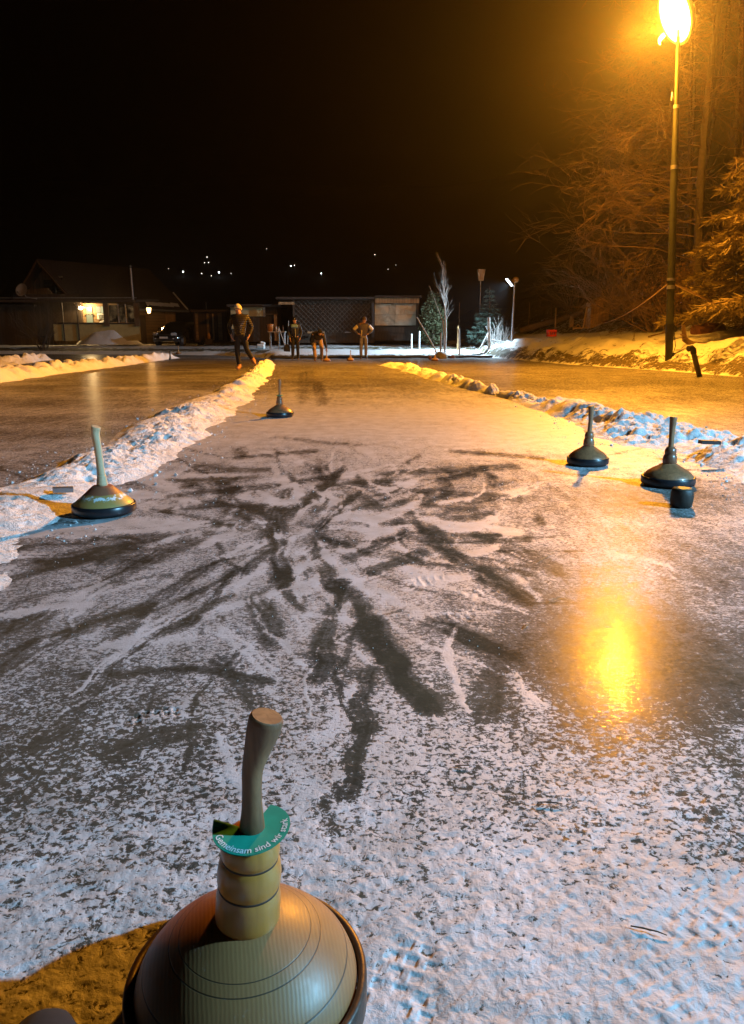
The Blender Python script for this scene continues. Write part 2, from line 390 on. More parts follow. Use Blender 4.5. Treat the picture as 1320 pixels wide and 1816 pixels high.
for _ in range(300):
    cx0, cy0 = CEN[0] if rs.random() < .6 else rs.choice(CEN); a = rs.uniform(0, 6.283); r0 = rs.uniform(.1, 1.3); L = rs.uniform(.15, .65); a2 = a + rs.gauss(0, .35)
    sx_, sy_ = cx0 + r0 * math.cos(a) * 1.15, cy0 + r0 * math.sin(a) * 1.1
    if sy_ < 1.35: continue
    P_ = [(sx_, sy_), (sx_ + L * .5 * math.cos(a2), sy_ + L * .5 * math.sin(a2)), (sx_ + L * math.cos(a2 + .15), sy_ + L * math.sin(a2 + .15))]
    P_ = [to_px(*q) for q in P_]
    if min(q[1] for q in P_) < 740 or max(q[0] for q in P_) > 960: continue
    dark = rs.random() < .5
    (STROKES if dark else WHITES).append((P_, rs.uniform(2.2, 10), rs.uniform(.08, .26)))
for _ in range(90):      # thin straight slide scratches
    u0, v0 = rs.uniform(-50, 1250), 790 + 480 * rs.random() ** 1.3; a = math.atan2(v0 - 930, u0 - 560) + rs.gauss(0, .35); L = rs.uniform(30, 190)
    P_ = [(u0, v0), (u0 + L * math.cos(a), v0 + L * math.sin(a) * .7)]
    if min(p[1] for p in P_) < 760 or max(p[1] for p in P_) > 1130: continue
    (STROKES if rs.random() < .55 else WHITES).append((P_, rs.uniform(1.3, 2.4), rs.uniform(.14, .30)))
for s in STROKES: stroke(s[0], s[1] * .9, s[2] * .80, -1.0)
for s in WHITES: stroke(*s, 1.0)
frost = np.clip(frost, 0.02, 0.98)
pack = np.interp(Y, [0, 0.8, 1.2, 1.6, 2.2], [1, 1, 0.55, 0.18, 0.0]) * sstep(0.4, 0.7, frost)
Zi = np.zeros_like(X)
lump = (fbm(X * 24, Y * 24, 4) - 0.5) * 0.004 + (fbm(X * 60 + 9, Y * 60, 3) - 0.5) * 0.004
Zi += lump * sstep(1.55, 0.95, Y)
# boot prints: rows of cleats pressed in the packed snow
def print_at(u, v, ang, ln=0.30, wd=0.105, dep=0.009, pitch=0.030):
    c0 = np.array(gnd(u, v)); ca, sa = math.cos(ang), math.sin(ang)
    px = (X - c0[0]) * ca + (Y - c0[1]) * sa; py = -(X - c0[0]) * sa + (Y - c0[1]) * ca
    m = sstep(1.05, 0.9, np.hypot(px / (ln / 2), py / (wd / 2)))
    row = np.floor(px / pitch)
    a = np.abs((px / pitch) % 1 - 0.5); b = np.abs((py / (pitch * 1.15) + 0.5 * (row % 2)) % 1 - 0.5)
    cell = sstep(0.36, 0.26, np.maximum(a, b))
    return m, m * cell * dep
for a in [(690, 1800, 1.2, .26, .11, .0024, .026), (1270, 1615, 0.6, .26, .1, .0016, .03), (1130, 1720, 2.0, .26, .10, .0011, .03), (850, 1050, 0.25, .2, .08, .003), (760, 1030, 0.2, .22, .09, .003), (830, 1090, 0.3, .24, .1, .003), (270, 1270, .4, .14, .06, .004, .022)]:
    m, dz = print_at(*a); brk = sstep(0.38, 0.58, fbm(X * 17 + a[0], Y * 17, 3)); Zi -= dz * brk; frost = np.clip(frost + m * 0.06 - dz * brk * 26, 0.02, 0.98)
ice = grid_mesh('ice_rink', X, Y, Zi, M['ice'], {'frost': frost, 'pack': pack, 'soft': sstep(1.35, 2.3, Y), 'wet_glint': np.clip(1.0 * np.exp(-(((X - 0.78) / 0.46) ** 2 + ((Y - 1.68) / 0.38) ** 2)) + 0.34 * np.exp(-(((X - 1.02) / 0.60) ** 2 + ((Y - 2.7) / 0.8) ** 2)), 0, 1)})  # last mask sets the coat to shape the lamp's reflection
tag(ice, kind='structure')

# ------------------------------------------------------------------ surrounding ground
gx = np.unique(np.concatenate([np.linspace(-150, -32, 40), np.linspace(-32, 5, 110), np.linspace(5, 22, 120), np.linspace(22, 120, 50)]))
gy = np.unique(np.concatenate([np.linspace(-30, 10, 30), np.linspace(10, 45, 210), np.linspace(45, 75, 60), np.linspace(75, 140, 25)]))
GX, GY = np.meshgrid(gx, gy)
GZ = terrain(GX, GY)
dR = GX - np.interp(GY, XB[:, 0], XB[:, 1]); dF = GY - np.interp(GX, YF[:, 0], YF[:, 1])
sn = 0.75 + np.zeros_like(GX)
sn = np.where(dR > 0, np.interp(dR, [0, 0.2, 0.55, 0.9, 1.3, 4.2, 5.2, 6.5, 12], [0.60, 0.36, 0.46, 0.56, 0.64, 0.72, 0.45, 0.44, 0.25]), sn)
front = np.interp(dF, [0, 0.4, 1.0, 2.2, 3.0, 4.2, 5.0, 8, 20], [0.75, 0.74, 0.45, 0.34, 0.60, 0.72, 0.62, 0.52, 0.30])
mid = np.interp(dF, [0, 0.3, 0.8, 3.0, 3.6, 5.0, 6.5, 10, 20], [0.55, 0.42, 0.70, 0.78, 0.46, 0.40, 0.62, 0.66, 0.3])
sn = np.where((dR <= 0) & (dF > 0), np.where(GX < -5, front, mid), sn)
ground = grid_mesh('ground', GX, GY, GZ, M['ground'], {'snow': sn}); tag(ground, kind='structure')
hx_ = np.linspace(-420, 420, 60); hy_ = np.linspace(138, 520, 40)
HX, HY = np.meshgrid(hx_, hy_)
def hillz(x, y): return 0.3 + 95 * sstep(140, 560, y) * (0.75 + 0.5 * fbm(x * 0.008 + 5, y * 0.008, 3))
hillside = grid_mesh('hillside', HX, HY, hillz(HX, HY), M['hill']); tag(hillside, kind='structure')

# ------------------------------------------------------------------ shovelled snow ridges between the lanes
def edge(pts):
    g = sorted([gnd(*p) for p in pts], key=lambda q: q[1]); g = np.array(g)
    return g[:, 1], g[:, 0]
def ridge(name, lpts, rpts, y0, y1, hf, nt, ns, seed, mat=None, gap=None, geo=True):
    ly, lx = edge(lpts); ry, rx = edge(rpts)
    ys = np.geomspace(y0, y1, nt) if geo else np.linspace(y0, y1, nt)
    s = np.linspace(0, 1, ns)
    xl = np.interp(ys, ly, lx); xr = np.interp(ys, ry, rx)
    jl = (fbm(ys * 1.7 + seed, ys * 0 + seed, 4) - 0.5) * 0.35; jr = (fbm(ys * 2.1 + seed + 60, ys * 0 + seed, 4) - 0.5) * 0.35
    wdt = xr - xl; xl = xl + jl * np.minimum(1, wdt); xr = xr + jr * np.minimum(1, wdt)
    Xr = xl[:, None] + (xr - xl)[:, None] * s[None]; Yr = np.repeat(ys[:, None], ns, 1)
    prof = np.sin(np.pi * s) ** 1.1
    H = hf(ys)
    ends = np.clip(np.minimum((ys - y0) / 0.4, (y1 - ys) / 0.8), 0, 1) ** 0.6
    n1 = fbm(Xr * 2.2 + seed, Yr * 2.2, 4); n2 = fbm(Xr * 7 + seed, Yr * 7, 4); n3 = fbm(Xr * 17 + seed, Yr * 17, 4); n4 = fbm(Xr * 45 + seed, Yr * 45, 3)
    lump = np.abs(n2 - 0.5) * 2
    Zr = (H * ends)[:, None] * prof[None] * (0.5 + 0.9 * sstep(0.25, 0.75, n1)) + prof[None] ** 0.6 * ((n2 - 0.5) * 0.07 + (n3 - 0.5) * 0.05 + (n4 - 0.5) * 0.022) * np.clip(H / 0.12, 0.25, 1.3)[:, None] * ends[:, None]
    am = 0.35 + 1.5 * sstep(0.35, 0.68, fbm(Xr * 1.3 + seed + 80, Yr * 0.9, 3))
    base_ = (H * ends)[:, None] * prof[None] * (0.5 + 0.9 * sstep(0.25, 0.75, n1)); Zr = base_ + (Zr - base_) * am
    if gap is not None: Zr *= gap(Xr, Yr)
    Zr = np.maximum(Zr, 0) + 0.012 * prof[None] - 0.006
    return grid_mesh(name, Xr, Yr, Zr, mat or M['snow']), (ys, xl, xr, H)
RIDGES = []
o, r = ridge('snow_ridge', [(-200, 900), (0, 866), (60, 842), (170, 796), (240, 752), (330, 712), (400, 687), (455, 652), (470, 643)],
             [(-60, 1120), (28, 1000), (108, 930), (250, 852), (340, 792), (420, 732), (466, 688), (487, 652), (489, 643)], 1.7, 25.5,
             lambda y: np.interp(y, [0, 2.5, 4.2, 6, 12, 25], [0.012, 0.03, 0.05, 0.08, 0.105, 0.15]), 900, 100, 3.0)
tag(o, kind='structure'); RIDGES.append(r)
o, r = ridge('snow_ridge', [(1500, 950), (1320, 868), (1215, 806), (1100, 790), (1000, 748), (900, 708), (800, 684), (700, 654), (650, 643)],
             [(1700, 900), (1400, 806), (1320, 782), (1220, 760), (1100, 740), (1000, 718), (900, 702), (800, 672), (740, 652), (700, 642)], 3.2, 25.0,
             lambda y: np.interp(y, [0, 5, 8, 14, 25], [0.13, 0.13, 0.12, 0.11, 0.11]), 800, 80, 21.0,
             gap=lambda x, y: 1 - 0.75 * np.exp(-(((y - 5.75) / 0.28) ** 2)))
tag(o, kind='structure'); RIDGES.append(r)
o, r = ridge('snow_ridge', [(-400, 720), (-100, 684), (0, 669), (100, 655), (200, 645), (300, 634)], [(-400, 745), (-100, 700), (0, 680), (100, 664), (200, 652), (302, 637)], 9.0, 34.0,
             lambda y: 0.20 + 0 * y, 300, 26, 33.0)
tag(o, kind='structure'); RIDGES.append(r)
o, r = ridge('snow_ridge', [(-300, 668), (0, 645), (40, 641), (78, 637)], [(-300, 678), (0, 651), (40, 646), (80, 639.5)], 12.0, 31.0, lambda y: 0.22 + 0 * y, 200, 22, 47.0)
tag(o, kind='structure'); RIDGES.append(r)
o, r = ridge('snow_ridge', [(-60, 633), (0, 631.2), (150, 629.5), (300, 629)], [(-60, 635), (0, 632.5), (150, 631), (302, 630.2)], 37.5, 40.2, lambda y: 0.02 + 0 * y, 4, 4, 51.0)
bpy.data.objects.remove(o)

# loose crumbs of snow, nobody could count them
mb = MB()
def crumb(c, s):
    b = len(mb.v)
    P = [Vector((0, 0, 1)), Vector((1, 0, 0)), Vector((0, 1, 0)), Vector((-1, 0, 0)), Vector((0, -1, 0)), Vector((0, 0, -0.6))]
    R = Euler((random.uniform(-1, 1), random.uniform(-1, 1), random.uniform(0, 6))).to_matrix()
    vs = [Vector(c) + R @ Vector((p.x * s * random.uniform(.6, 1.2), p.y * s * random.uniform(.6, 1.2), p.z * s * random.uniform(.5, 1.0))) for p in P]
    mb.add(vs, [(0, 1, 2), (0, 2, 3), (0, 3, 4), (0, 4, 1), (5, 2, 1), (5, 3, 2), (5, 4, 3), (5, 1, 4)])
for (ys, xl, xr, H), n in zip(RIDGES[:2], (900, 700)):
    for _ in range(n):
        k = int(len(ys) * random.random() ** 1.2); k = min(k, len(ys) - 1)
        if ys[k] < 3.0: continue
        e = random.choice((0, 1)); x = (xl, xr)[e][k]; off = abs(random.gauss(0, 0.14))
        x += -off if e == 0 else off
        sz = random.uniform(0.003, 0.008) if random.random() < .93 else random.uniform(0.008, 0.022)
        crumb((x, ys[k] + random.uniform(-.1, .1), sz * .3), sz)
for _ in range(1500):
    yy = 0.9 + 6.5 * random.random() ** 1.4
    x = random.uniform(-0.62, 0.62) * yy
    sz = min(.0036, .0009 * yy) * random.uniform(.5, 1.4)
    if ((x - .8) / .45) ** 2 + ((yy - 2.3) / 1.0) ** 2 < 1: continue
    crumb((x, yy, sz * .3), sz)
tag(mb.build('snow_crumbs', M['snow'], smooth=False), kind='stuff')

# ------------------------------------------------------------------ ice stocks
def wood_dome():
    t = NT('dome_wood')
    sp = t.n('ShaderNodeSeparateXYZ'); t.l(t.co, sp.inputs[0])
    rr = t.math('SQRT', t.math('ADD', t.math('MULTIPLY', sp.outputs[0], sp.outputs[0]), t.math('MULTIPLY', sp.outputs[1], sp.outputs[1])))
    w = t.n('ShaderNodeTexWave'); w.wave_type = 'BANDS'; w.bands_direction = 'X'
    mp = t.n('ShaderNodeMapping'); mp.inputs['Rotation'].default_value = (0, 0, -0.22); t.l(t.co, mp.inputs['Vector']); t.l(mp.outputs[0], w.inputs['Vector'])
    w.inputs['Scale'].default_value = 62; w.inputs['Distortion'].default_value = 2.0; w.inputs['Detail'].default_value = 3; w.inputs['Detail Scale'].default_value = 0.6
    n = t.noise(9, 5, 0.6); n2 = t.noise(60, 5, 0.7)
    c = t.mix(t.math('MULTIPLY_ADD', t.math('SUBTRACT', w.outputs['Fac'], 0.5), t.ss(t.noise(11, 5, 0.65), 0.35, 0.62, 0.10, 0.95), t.math('MULTIPLY_ADD', t.noise(26, 6, 0.7, (3.5, .5, 1)), 0.9, 0.05), clamp=True), (0.24, 0.105, 0.036), (0.33, 0.155, 0.054))
    c = t.mix(t.ss(n, 0.35, 0.7, 0, 0.55), c, (0.23, 0.095, 0.035))
    lines = None
    for r0, wdt in ((0.0825, .0006), (0.0945, .0007), (0.128, .0007)):
        k = t.ss(t.math('ABSOLUTE', t.math('SUBTRACT', rr, r0)), wdt * .5, wdt * 1.3, 1.0, 0.0)
        lines = k if lines is None else t.math('MAXIMUM', lines, k)
    c = t.mix(t.math('MULTIPLY', lines, 0.85), c, (0.03, 0.02, 0.012))
    frost = t.ss(t.math('ADD', t.math('MULTIPLY', n2, 0.7), t.math('MULTIPLY', t.noise(14, 4, .6), 0.6)), 0.79, 0.92, 0.0, 0.55)
    c = t.mix(frost, c, (0.6, 0.6, 0.58))
    t.base(c); t.rough(t.math('MULTIPLY_ADD', n2, 0.25, 0.35)); t.b.inputs['Coat Weight'].default_value = 0.05; t.b.inputs['Coat Roughness'].default_value = 0.3
    t.normal(t.bump(t.math('SUBTRACT', t.math('MULTIPLY', w.outputs['Fac'], 0.12), lines), 0.3, 0.002))
    return t.m
M['dome'] = wood_dome()
def turned(name, col, col2, rough=0.3, coat=0.5, st=(14, 14, 1.5)):
    t = NT(name); n = t.noise(4, 6, 0.65, st, 1.0); n2 = t.noise(40, 4, 0.6)
    t.base(t.mix(t.ss(n, 0.3, 0.7), col2, col)); t.rough(t.math('MULTIPLY_ADD', n2, 0.2, rough - .1))
    t.b.inputs['Coat Weight'].default_value = coat; t.b.inputs['Coat Roughness'].default_value = 0.12
    t.normal(t.bump(n, 0.12, 0.002)); return t.m
M['neck'] = turned('neck_wood', (0.46, 0.195, 0.036), (0.38, 0.155, 0.028), 0.34, 0.22)
M['handle'] = turned('handle_wood', (0.27, 0.13, 0.052), (0.13, 0.055, 0.020), 0.55, 0.0)
M['handle_pale'] = turned('handle_pale', (0.68, 0.50, 0.29), (0.52, 0.37, 0.20), 0.55, 0.0)
M['handle_dark'] = turned('handle_dark', (0.36, 0.18, 0.085), (0.22, 0.105, 0.048), 0.55, 0.0)
M['endgrain'] = turned('endgrain', (0.25, 0.115, 0.05), (0.15, 0.065, 0.03), 0.7, 0.0, (20, 20, 20))
M['groove'] = simple('groove', (0.05, 0.022, 0.012), 0.7)
M['rubber'] = simple('rubber', (0.022, 0.021, 0.022), 0.42, var=0.4, scale=30, bump=0.1)
M['ringbrown'] = simple('ringbrown', (0.075, 0.042, 0.026), 0.42, metal=0.25, var=0.5, scale=40, bump=0.1)
M['collar'] = simple('collar', (0.015, 0.34, 0.22), 0.5, var=0.15, scale=40)
M['collar_under'] = simple('collar_under', (0.32, 0.17, 0.08), 0.6)
M['white'] = simple('white', (0.80, 0.80, 0.78), 0.5, var=0.06)

def handle_mesh(path, mat, parent, n=20, name='handle'):
    pts = [Vector(p[:3]) for p in path]; rad = [p[3] for p in path]
    # smooth by catmull-rom
    P = []; R = []
    for i in range(len(pts) - 1):
        a, b, c, d = pts[max(i - 1, 0)], pts[i], pts[i + 1], pts[min(i + 2, len(pts) - 1)]
        ra, rb, rc, rd = rad[max(i - 1, 0)], rad[i], rad[i + 1], rad[min(i + 2, len(pts) - 1)]
        for k in range(5):
            t = k / 5
            f = lambda A, B, C_, D: 0.5 * (2 * B + (C_ - A) * t + (2 * A - 5 * B + 4 * C_ - D) * t * t + (3 * B - A - 3 * C_ + D) * t ** 3)
            P.append(f(a, b, c, d)); R.append(f(ra, rb, rc, rd))
    P.append(pts[-1]); R.append(rad[-1])
    d = (P[-1] - P[-2]).normalized()
    P.append(P[-1] + d * 0.004); R.append(R[-1] * 0.93)
    mbh = MB(); mbh.tube(P, R, n=n); h = mbh.build(name, mat, parent)
    c = MB(); c.tube([P[-1] + d * 0.0002, P[-1] + d * 0.0012], [R[-1] * 0.985, R[-1] * 0.93], n=n); return h, c

def text_on(name, s, surf, a0, r0, size, mat, parent, squeeze=1.0):
    cu = bpy.data.curves.new('t', 'FONT'); cu.body = s; cu.size = size; cu.resolution_u = 3; cu.offset = size * 0.012
    ob = bpy.data.objects.new('t', cu); C.objects.link(ob)
    bpy.context.view_layer.update()
    me = bpy.data.meshes.new_from_object(ob.evaluated_get(bpy.context.evaluated_depsgraph_get()))
    bpy.data.objects.remove(ob)
    for v in me.vertices:
        ang = a0 + v.co.x * squeeze / r0
        v.co = surf(ang, r0 - v.co.y, 0.0006)
    me.name = name
    return link_mesh(name, me, mat, parent)

def collar_surf(a, r, dz=0.0):
    # a soft ring sitting on the neck, its left end flipped up, its right side bent upwards
    x = r * math.cos(a); y = r * math.sin(a)
    z = 0.0
    k = (r - 0.016) / 0.031
    z += 0.004 * k * max(0, math.cos(a)) - 0.003 * k * max(0, -math.sin(a))
    d = a - math.radians(196)
    if d < 0:
        q = min(-d / math.radians(20), 1.0)
        z += 0.007 * q * q * k; 
    return Vector((x, y, 0.2695 + z + dz))

def stock(name, loc, rz, label, spec, group='ice stocks standing on the rink'):
    root = empty(name, loc, rz, label, 'ice stock', group)
    n = spec.get('n', 48)
    s = spec.get('s', 1.0)
    m = MB(); m.lathe([(r * s, z * s) for r, z in spec['body']], n); m.build('body', spec['mats'][0], root)
    m = MB(); m.lathe([(r * s, z * s) for r, z in spec['ring']], n, caps=False); m.build('ring', spec['mats'][1], root)
    m = MB(); m.lathe([(0.125 * s, 0.0), (0.135 * s, 0.0), (0.135 * s, 0.012 * s)], n); m.build('sole', M['rubber'], root)
    if 'neck' in spec:
        m = MB(); m.lathe([(r * s, z * s) for r, z in spec['neck']], max(24, n - 8)); nk = m.build('neck', spec['mats'][2], root)
        if 'tilt' in spec: nk.rotation_euler = (0, spec['tilt'], 0); nk.location = (.0035 - math.sin(spec['tilt']) * .144, 0, .0006)
        if 'grooves' in spec:
            for (r, z) in spec['grooves']:
                g = MB(); g.lathe([(r * s - .004, z - .0017), (r * s + .0003, z - .0014), (r * s + .0003, z + .0014), (r * s - .004, z + .0017)], 40, caps=False); g.build('groove', M['groove'], nk)
    h, cap = handle_mesh([(a * s, b * s, c * s, r * s) for a, b, c, r in spec['handle']], spec['mats'][3], root, n=max(12, n // 2))
    if len(spec['mats']) > 4: cap.build('end_grain', spec['mats'][4], h)
    return root
# the front one
y0 = 0.790; x0 = -0.160
body = [(0.0, 0.012), (0.138, 0.012), (0.1405, 0.046), (0.1405, 0.053), (0.1400, 0.0575), (0.1388, 0.0610), (0.1362, 0.0680), (0.131, 0.0785), (0.122, 0.0905), (0.110, 0.1025), (0.095, 0.1145), (0.080, 0.1245), (0.064, 0.1330), (0.050, 0.1395), (0.040, 0.1430), (0.034, 0.144), (0.0, 0.1445)]
ring = [(0.1412, 0.012), (0.1525, 0.013), (0.1535, 0.018), (0.1535, 0.0535), (0.1520, 0.0575), (0.1450, 0.0585), (0.1422, 0.055), (0.1418, 0.020)]
neck = [(0.0375, 0.139), (0.0400, 0.144), (0.0404, 0.150), (0.0398, 0.175), (0.0385, 0.185), (0.0365, 0.1885), (0.0378, 0.192), (0.0393, 0.198), (0.0394, 0.210), (0.0378, 0.222), (0.0350, 0.2275), (0.0335, 0.2295), (0.0350, 0.2325), (0.0362, 0.238), (0.0357, 0.247), (0.0325, 0.2565), (0.027, 0.2635), (0.019, 0.2675), (0.0, 0.268)]
SP_FRONT = dict(n=96, tilt=.075, body=body, ring=ring, neck=neck, grooves=[(0.0372, 0.1887), (0.0342, 0.2297)],
    handle=[(0.0135, 0, 0.262, 0.0158), (0.0140, 0, 0.275, 0.0150), (0.0148, 0, 0.297, 0.0126), (0.0155, 0, 0.323, 0.0119), (0.0175, 0, 0.350, 0.0128), (0.0235, 0, 0.373, 0.0156), (0.031, 0, 0.398, 0.0196), (0.0355, 0, 0.414, 0.0206)],
    mats=[M['dome'], M['ringbrown'], M['neck'], M['handle'], M['endgrain']])
front = stock('ice_stock', (x0, y0, 0.0), 0, 'wooden ice stock nearest the camera with a green lettered collar on its handle', SP_FRONT)
# green collar: a thin bent ring sector
cm = MB()
na, nr = 64, 7; a_lo, a_hi = math.radians(172), math.radians(196 + 232)
for sgn in (1, -1):
    vs = []; fs = []
    for i in range(na + 1):
        a = a_lo + (a_hi - a_lo) * i / na
        for j in range(nr + 1):
            vs.append(collar_surf(a, 0.0155 + 0.0315 * j / nr, 0.0 if sgn > 0 else -0.0014))
    for i in range(na):
        for j in range(nr):
            q = (i * (nr + 1) + j, i * (nr + 1) + j + 1, (i + 1) * (nr + 1) + j + 1, (i + 1) * (nr + 1) + j)
            fs.append(q if sgn > 0 else q[::-1])
    cm.add(vs, fs)
collar = cm.build('collar', M['collar'], front); collar.location = (0.0130, 0, 0)
collar['label'] = 'green bent ring lettered in white'
text_on('lettering', 'Gemeinsam sind wir stark', collar_surf, math.radians(200), 0.0440, 0.0128, M['white'], collar, 1.0)

def simple_stock(kind):
    b = [(0, .012), (.142, .012), (.144, .05), (.142, .056), (.136, .066), (.120, .082), (.098, .097), (.07, .112), (.048, .126), (.036, .133), (0, .134)]
    rg = [(.145, .012), (.1525, .014), (.1535, .02), (.1535, .052), (.150, .056), (.144, .054)]
    nk = [(.036, .13), (.040, .136), (.0405, .16), (.036, .178), (.031, .186), (.033, .192), (.034, .205), (.027, .222), (.018, .23), (0, .231)]
    if kind == 'cone':
        b = [(0, .012), (.142, .012), (.145, .045), (.142, .052), (.125, .068), (.105, .085), (.085, .102), (.066, .120), (.052, .132), (.046, .137), (0, .139)]
        rg = [(.145, .008), (.1525, .010), (.1535, .018), (.1535, .046), (.150, .05), (.144, .05)]
        nk = [(.024, .136), (.026, .14), (.0265, .152), (.0245, .156), (.0255, .16), (.0235, .172), (.022, .178), (.0225, .182), (.021, .19), (0, .191)]
        hd = [(0, 0, .185, .0205), (-.002, 0, .22, .0185), (-.004, 0, .28, .0175), (-.007, 0, .34, .018), (-.011, 0, .38, .0195), (-.012, 0, .405, .022), (-.007, -.004, .425, .0225)]
        return b, rg, nk, hd
    if kind == 'thin':
        hd = [(0, 0, .225, .0165), (.001, 0, .26, .0125), (.002, 0, .30, .012), (.004, 0, .335, .0145), (.006, 0, .36, .0175), (.006, 0, .39, .0165), (.006, 0, .41, .012)]
    else:
        hd = [(0, 0, .225, .0165), (.001, 0, .27, .0155), (.002, 0, .31, .016), (.002, 0, .345, .0178), (.001, 0, .38, .0205), (0, 0, .40, .022)]
    return b, rg, nk, hd
def conemat():
    t = NT('cone_wood'); sp = t.n('ShaderNodeSeparateXYZ'); t.l(t.co, sp.inputs[0])
    n = t.noise(20, 5, 0.6); z = t.math('ADD', sp.outputs[2], t.math('MULTIPLY', t.math('SUBTRACT', n, 0.5), 0.012))
    c = t.mix(t.ss(z, 0.098, 0.104), (0.40, 0.25, 0.075), (0.30, 0.10, 0.05))
    fr = t.ss(t.math('ADD', t.noise(42, 5, 0.7), t.math('MULTIPLY', t.ss(t.math('ABSOLUTE', t.math('SUBTRACT', z, 0.088)), 0.0, 0.02, 1, 0), 0.22)), 0.66, 0.74)
    t.base(t.mix(fr, c, (0.75, 0.76, 0.76))); t.rough(0.45); t.normal(t.bump(n, 0.3, 0.004)); return t.m
M['cone'] = conemat()
M['domegrey'] = turned('dome_grey', (0.34, 0.15, 0.065), (0.20, 0.085, 0.036), 0.4, 0.3, (9, 9, 9))
M['neckred'] = turned('neck_red', (0.24, 0.10, 0.05), (0.17, 0.07, 0.035), 0.35, 0.3)
M['tan'] = turned('tan_wood', (0.50, 0.33, 0.15), (0.36, 0.22, 0.09), 0.5, 0.0)
M['ringblack'] = simple('ringblack', (0.018, 0.019, 0.024), 0.32, var=0.4, scale=30)
def spec_of(kind, mats, n=48):
    b, rg, nk, hd = simple_stock(kind)
    return dict(n=n, body=b, ring=rg, neck=nk, handle=hd, mats=mats)
x, y = gnd(186, 910)
stock('ice_stock', (x, y, 0.004), 0.3, 'ice stock with pale bare handle and frosted cone beside the left snow ridge', spec_of('cone', [M['cone'], M['ringblack'], M['handle_pale'], M['handle_pale'], M['handle_pale']]))
x, y = gnd(497, 739)
mid = stock('ice_stock', (x, y, 0), 0, 'grey ice stock with a green collar alone in the middle of the lane', spec_of('thin', [M['domegrey'], M['ringblack'], M['domegrey'], M['handle_dark'], M['handle_dark']]))
m = MB(); m.lathe([(.0165, .232), (.040, .236), (.041, .240), (.0165, .238)], 28, caps=False); m.build('collar', M['collar'], mid)
x, y = gnd(1042, 824)
r1 = stock('ice_stock', (x, y, 0), 0, 'ice stock with slim grey handle near the right snow ridge, farther of two', spec_of('flare', [M['domegrey'], M['ringblack'], M['domegrey'], M['handle_dark'], M['handle_dark']]))
r1.scale = (0.92, 0.92, 1.0)
x, y = gnd(1184, 860)
stock('ice_stock', (x, y, 0), math.radians(180), 'dark ice stock with reddish neck directly behind the black target block', spec_of('flare', [M['domegrey'], M['ringblack'], M['neckred'], M['handle_dark'], M['handle_dark']]))
# the target block
x, y = gnd(1208, 899)
t_ = MB(); t_.lathe([(0, 0), (.044, 0), (.052, .008), (.057, .035), (.0575, .06), (.055, .088), (.050, .097), (.047, .099)], 14, caps=True)
M['block'] = simple('block', (0.035, 0.026, 0.018), 0.55, var=0.5, scale=25, bump=0.3)
M['blocktop'] = simple('blocktop', (0.30, 0.16, 0.06), 0.6, var=0.4, scale=60)
tb = empty('target_block', (x, y, 0), 0.2, 'small black wooden target block standing in front of an ice stock', 'target block')
t_.build('block', M['block'], tb)
t_ = MB(); t_.lathe([(.047, .0985), (.0455, .1005), (0.03, .101), (0, .101)], 14); t_.build('top_face', M['blocktop'], tb)
FAR_STOCK = spec_of('thin', [M['tan'], M['neckred'], M['tan'], M['tan'], M['tan']], 24)
for (u, v, lab) in ((580, 641.0, 'far brown ice stock held by the bending player'), (622, 640, 'far brown ice stock left of the player with hands on hips'), (771, 640, 'far brown ice stock in front of the grey boulder')):
    x, y = gnd(u, v); y = min(y, 31.5); x = (u - 660) / FPX * y * 0.985
    o = stock('ice_stock', (x, y, 0.0), 0, lab, FAR_STOCK)
o = stock('ice_stock', hit(317, 628) + Vector((0, 0, 0.0)), 0, 'tan ice stock standing at the far left bank near the car', FAR_STOCK)
m = MB(); m.tube([(0, 0, 0), (0.01, 0, .18), (0.0, 0, .36)], [.045, .03, .035], 10); m.lathe([(0, 0), (.06, 0), (.05, .05), (.03, .08)], 12)
tag(m.build('marker_peg', M['block'], loc=(*gnd(302, 638), 0)), 'small dark peg standing at the end of the far left snow ridge', 'peg')
m = MB(); m.lathe([(0, 0), (.04, 0), (.07, .05), (.075, .10), (.05, .15), (0, .165)], 10)
M['rust'] = simple('rust', (0.22, 0.085, 0.045), 0.8, var=0.4, scale=12, bump=.3)
p = gnd(761, 640); tag(m.build('round_stone', M['rust'], loc=((761 - 660) / FPX * 31.3, 31.4, 0)), 'small reddish lump lying left of the far ice stock by the boulder', 'stone')

# little leftovers on the snow
M['alu'] = simple('alu', (0.45, 0.46, 0.48), 0.35, metal=0.8)
def bracket(u, v, z, L, rz, lab, mat):
    x, y = gnd(u, v, z); m = MB()
    m.box((0, 0, .022), (L, .05, .004)); m.box((0, -.023, .010), (L, .004, .022)); m.box((0, .023, .010), (L, .004, .022)); m.box((-L / 2 + .002, 0, .011), (.004, .044, .022))
    o = m.build('metal_rail', mat, loc=(x, y, z)); o.rotation_euler = (0, 0.05, rz)
    tag(o, lab, 'metal rail')
bracket(1258, 787, 0.14, 0.14, 0.12, 'short dark metal rail lying on the right snow ridge', M['rubber'])
bracket(112, 872, 0.055, 0.10, 0.45, 'short pale metal rail lying on the left snow ridge', M['alu'])
m = MB(); m.box((0, 0, .03), (.035, .035, .09), bev=.004); m.box((.0, 0, .078), (.030, .030, .008), bev=.003)
tag(m.build('peg', M['rubber'], loc=(*gnd(1047, 757), 0)), 'small dark square peg at the foot of the right snow ridge', 'peg')
M['straw'] = simple('straw', (0.38, 0.22, 0.10), 0.7)
M['twig'] = simple('twig', (0.07, 0.05, 0.035), 0.8)
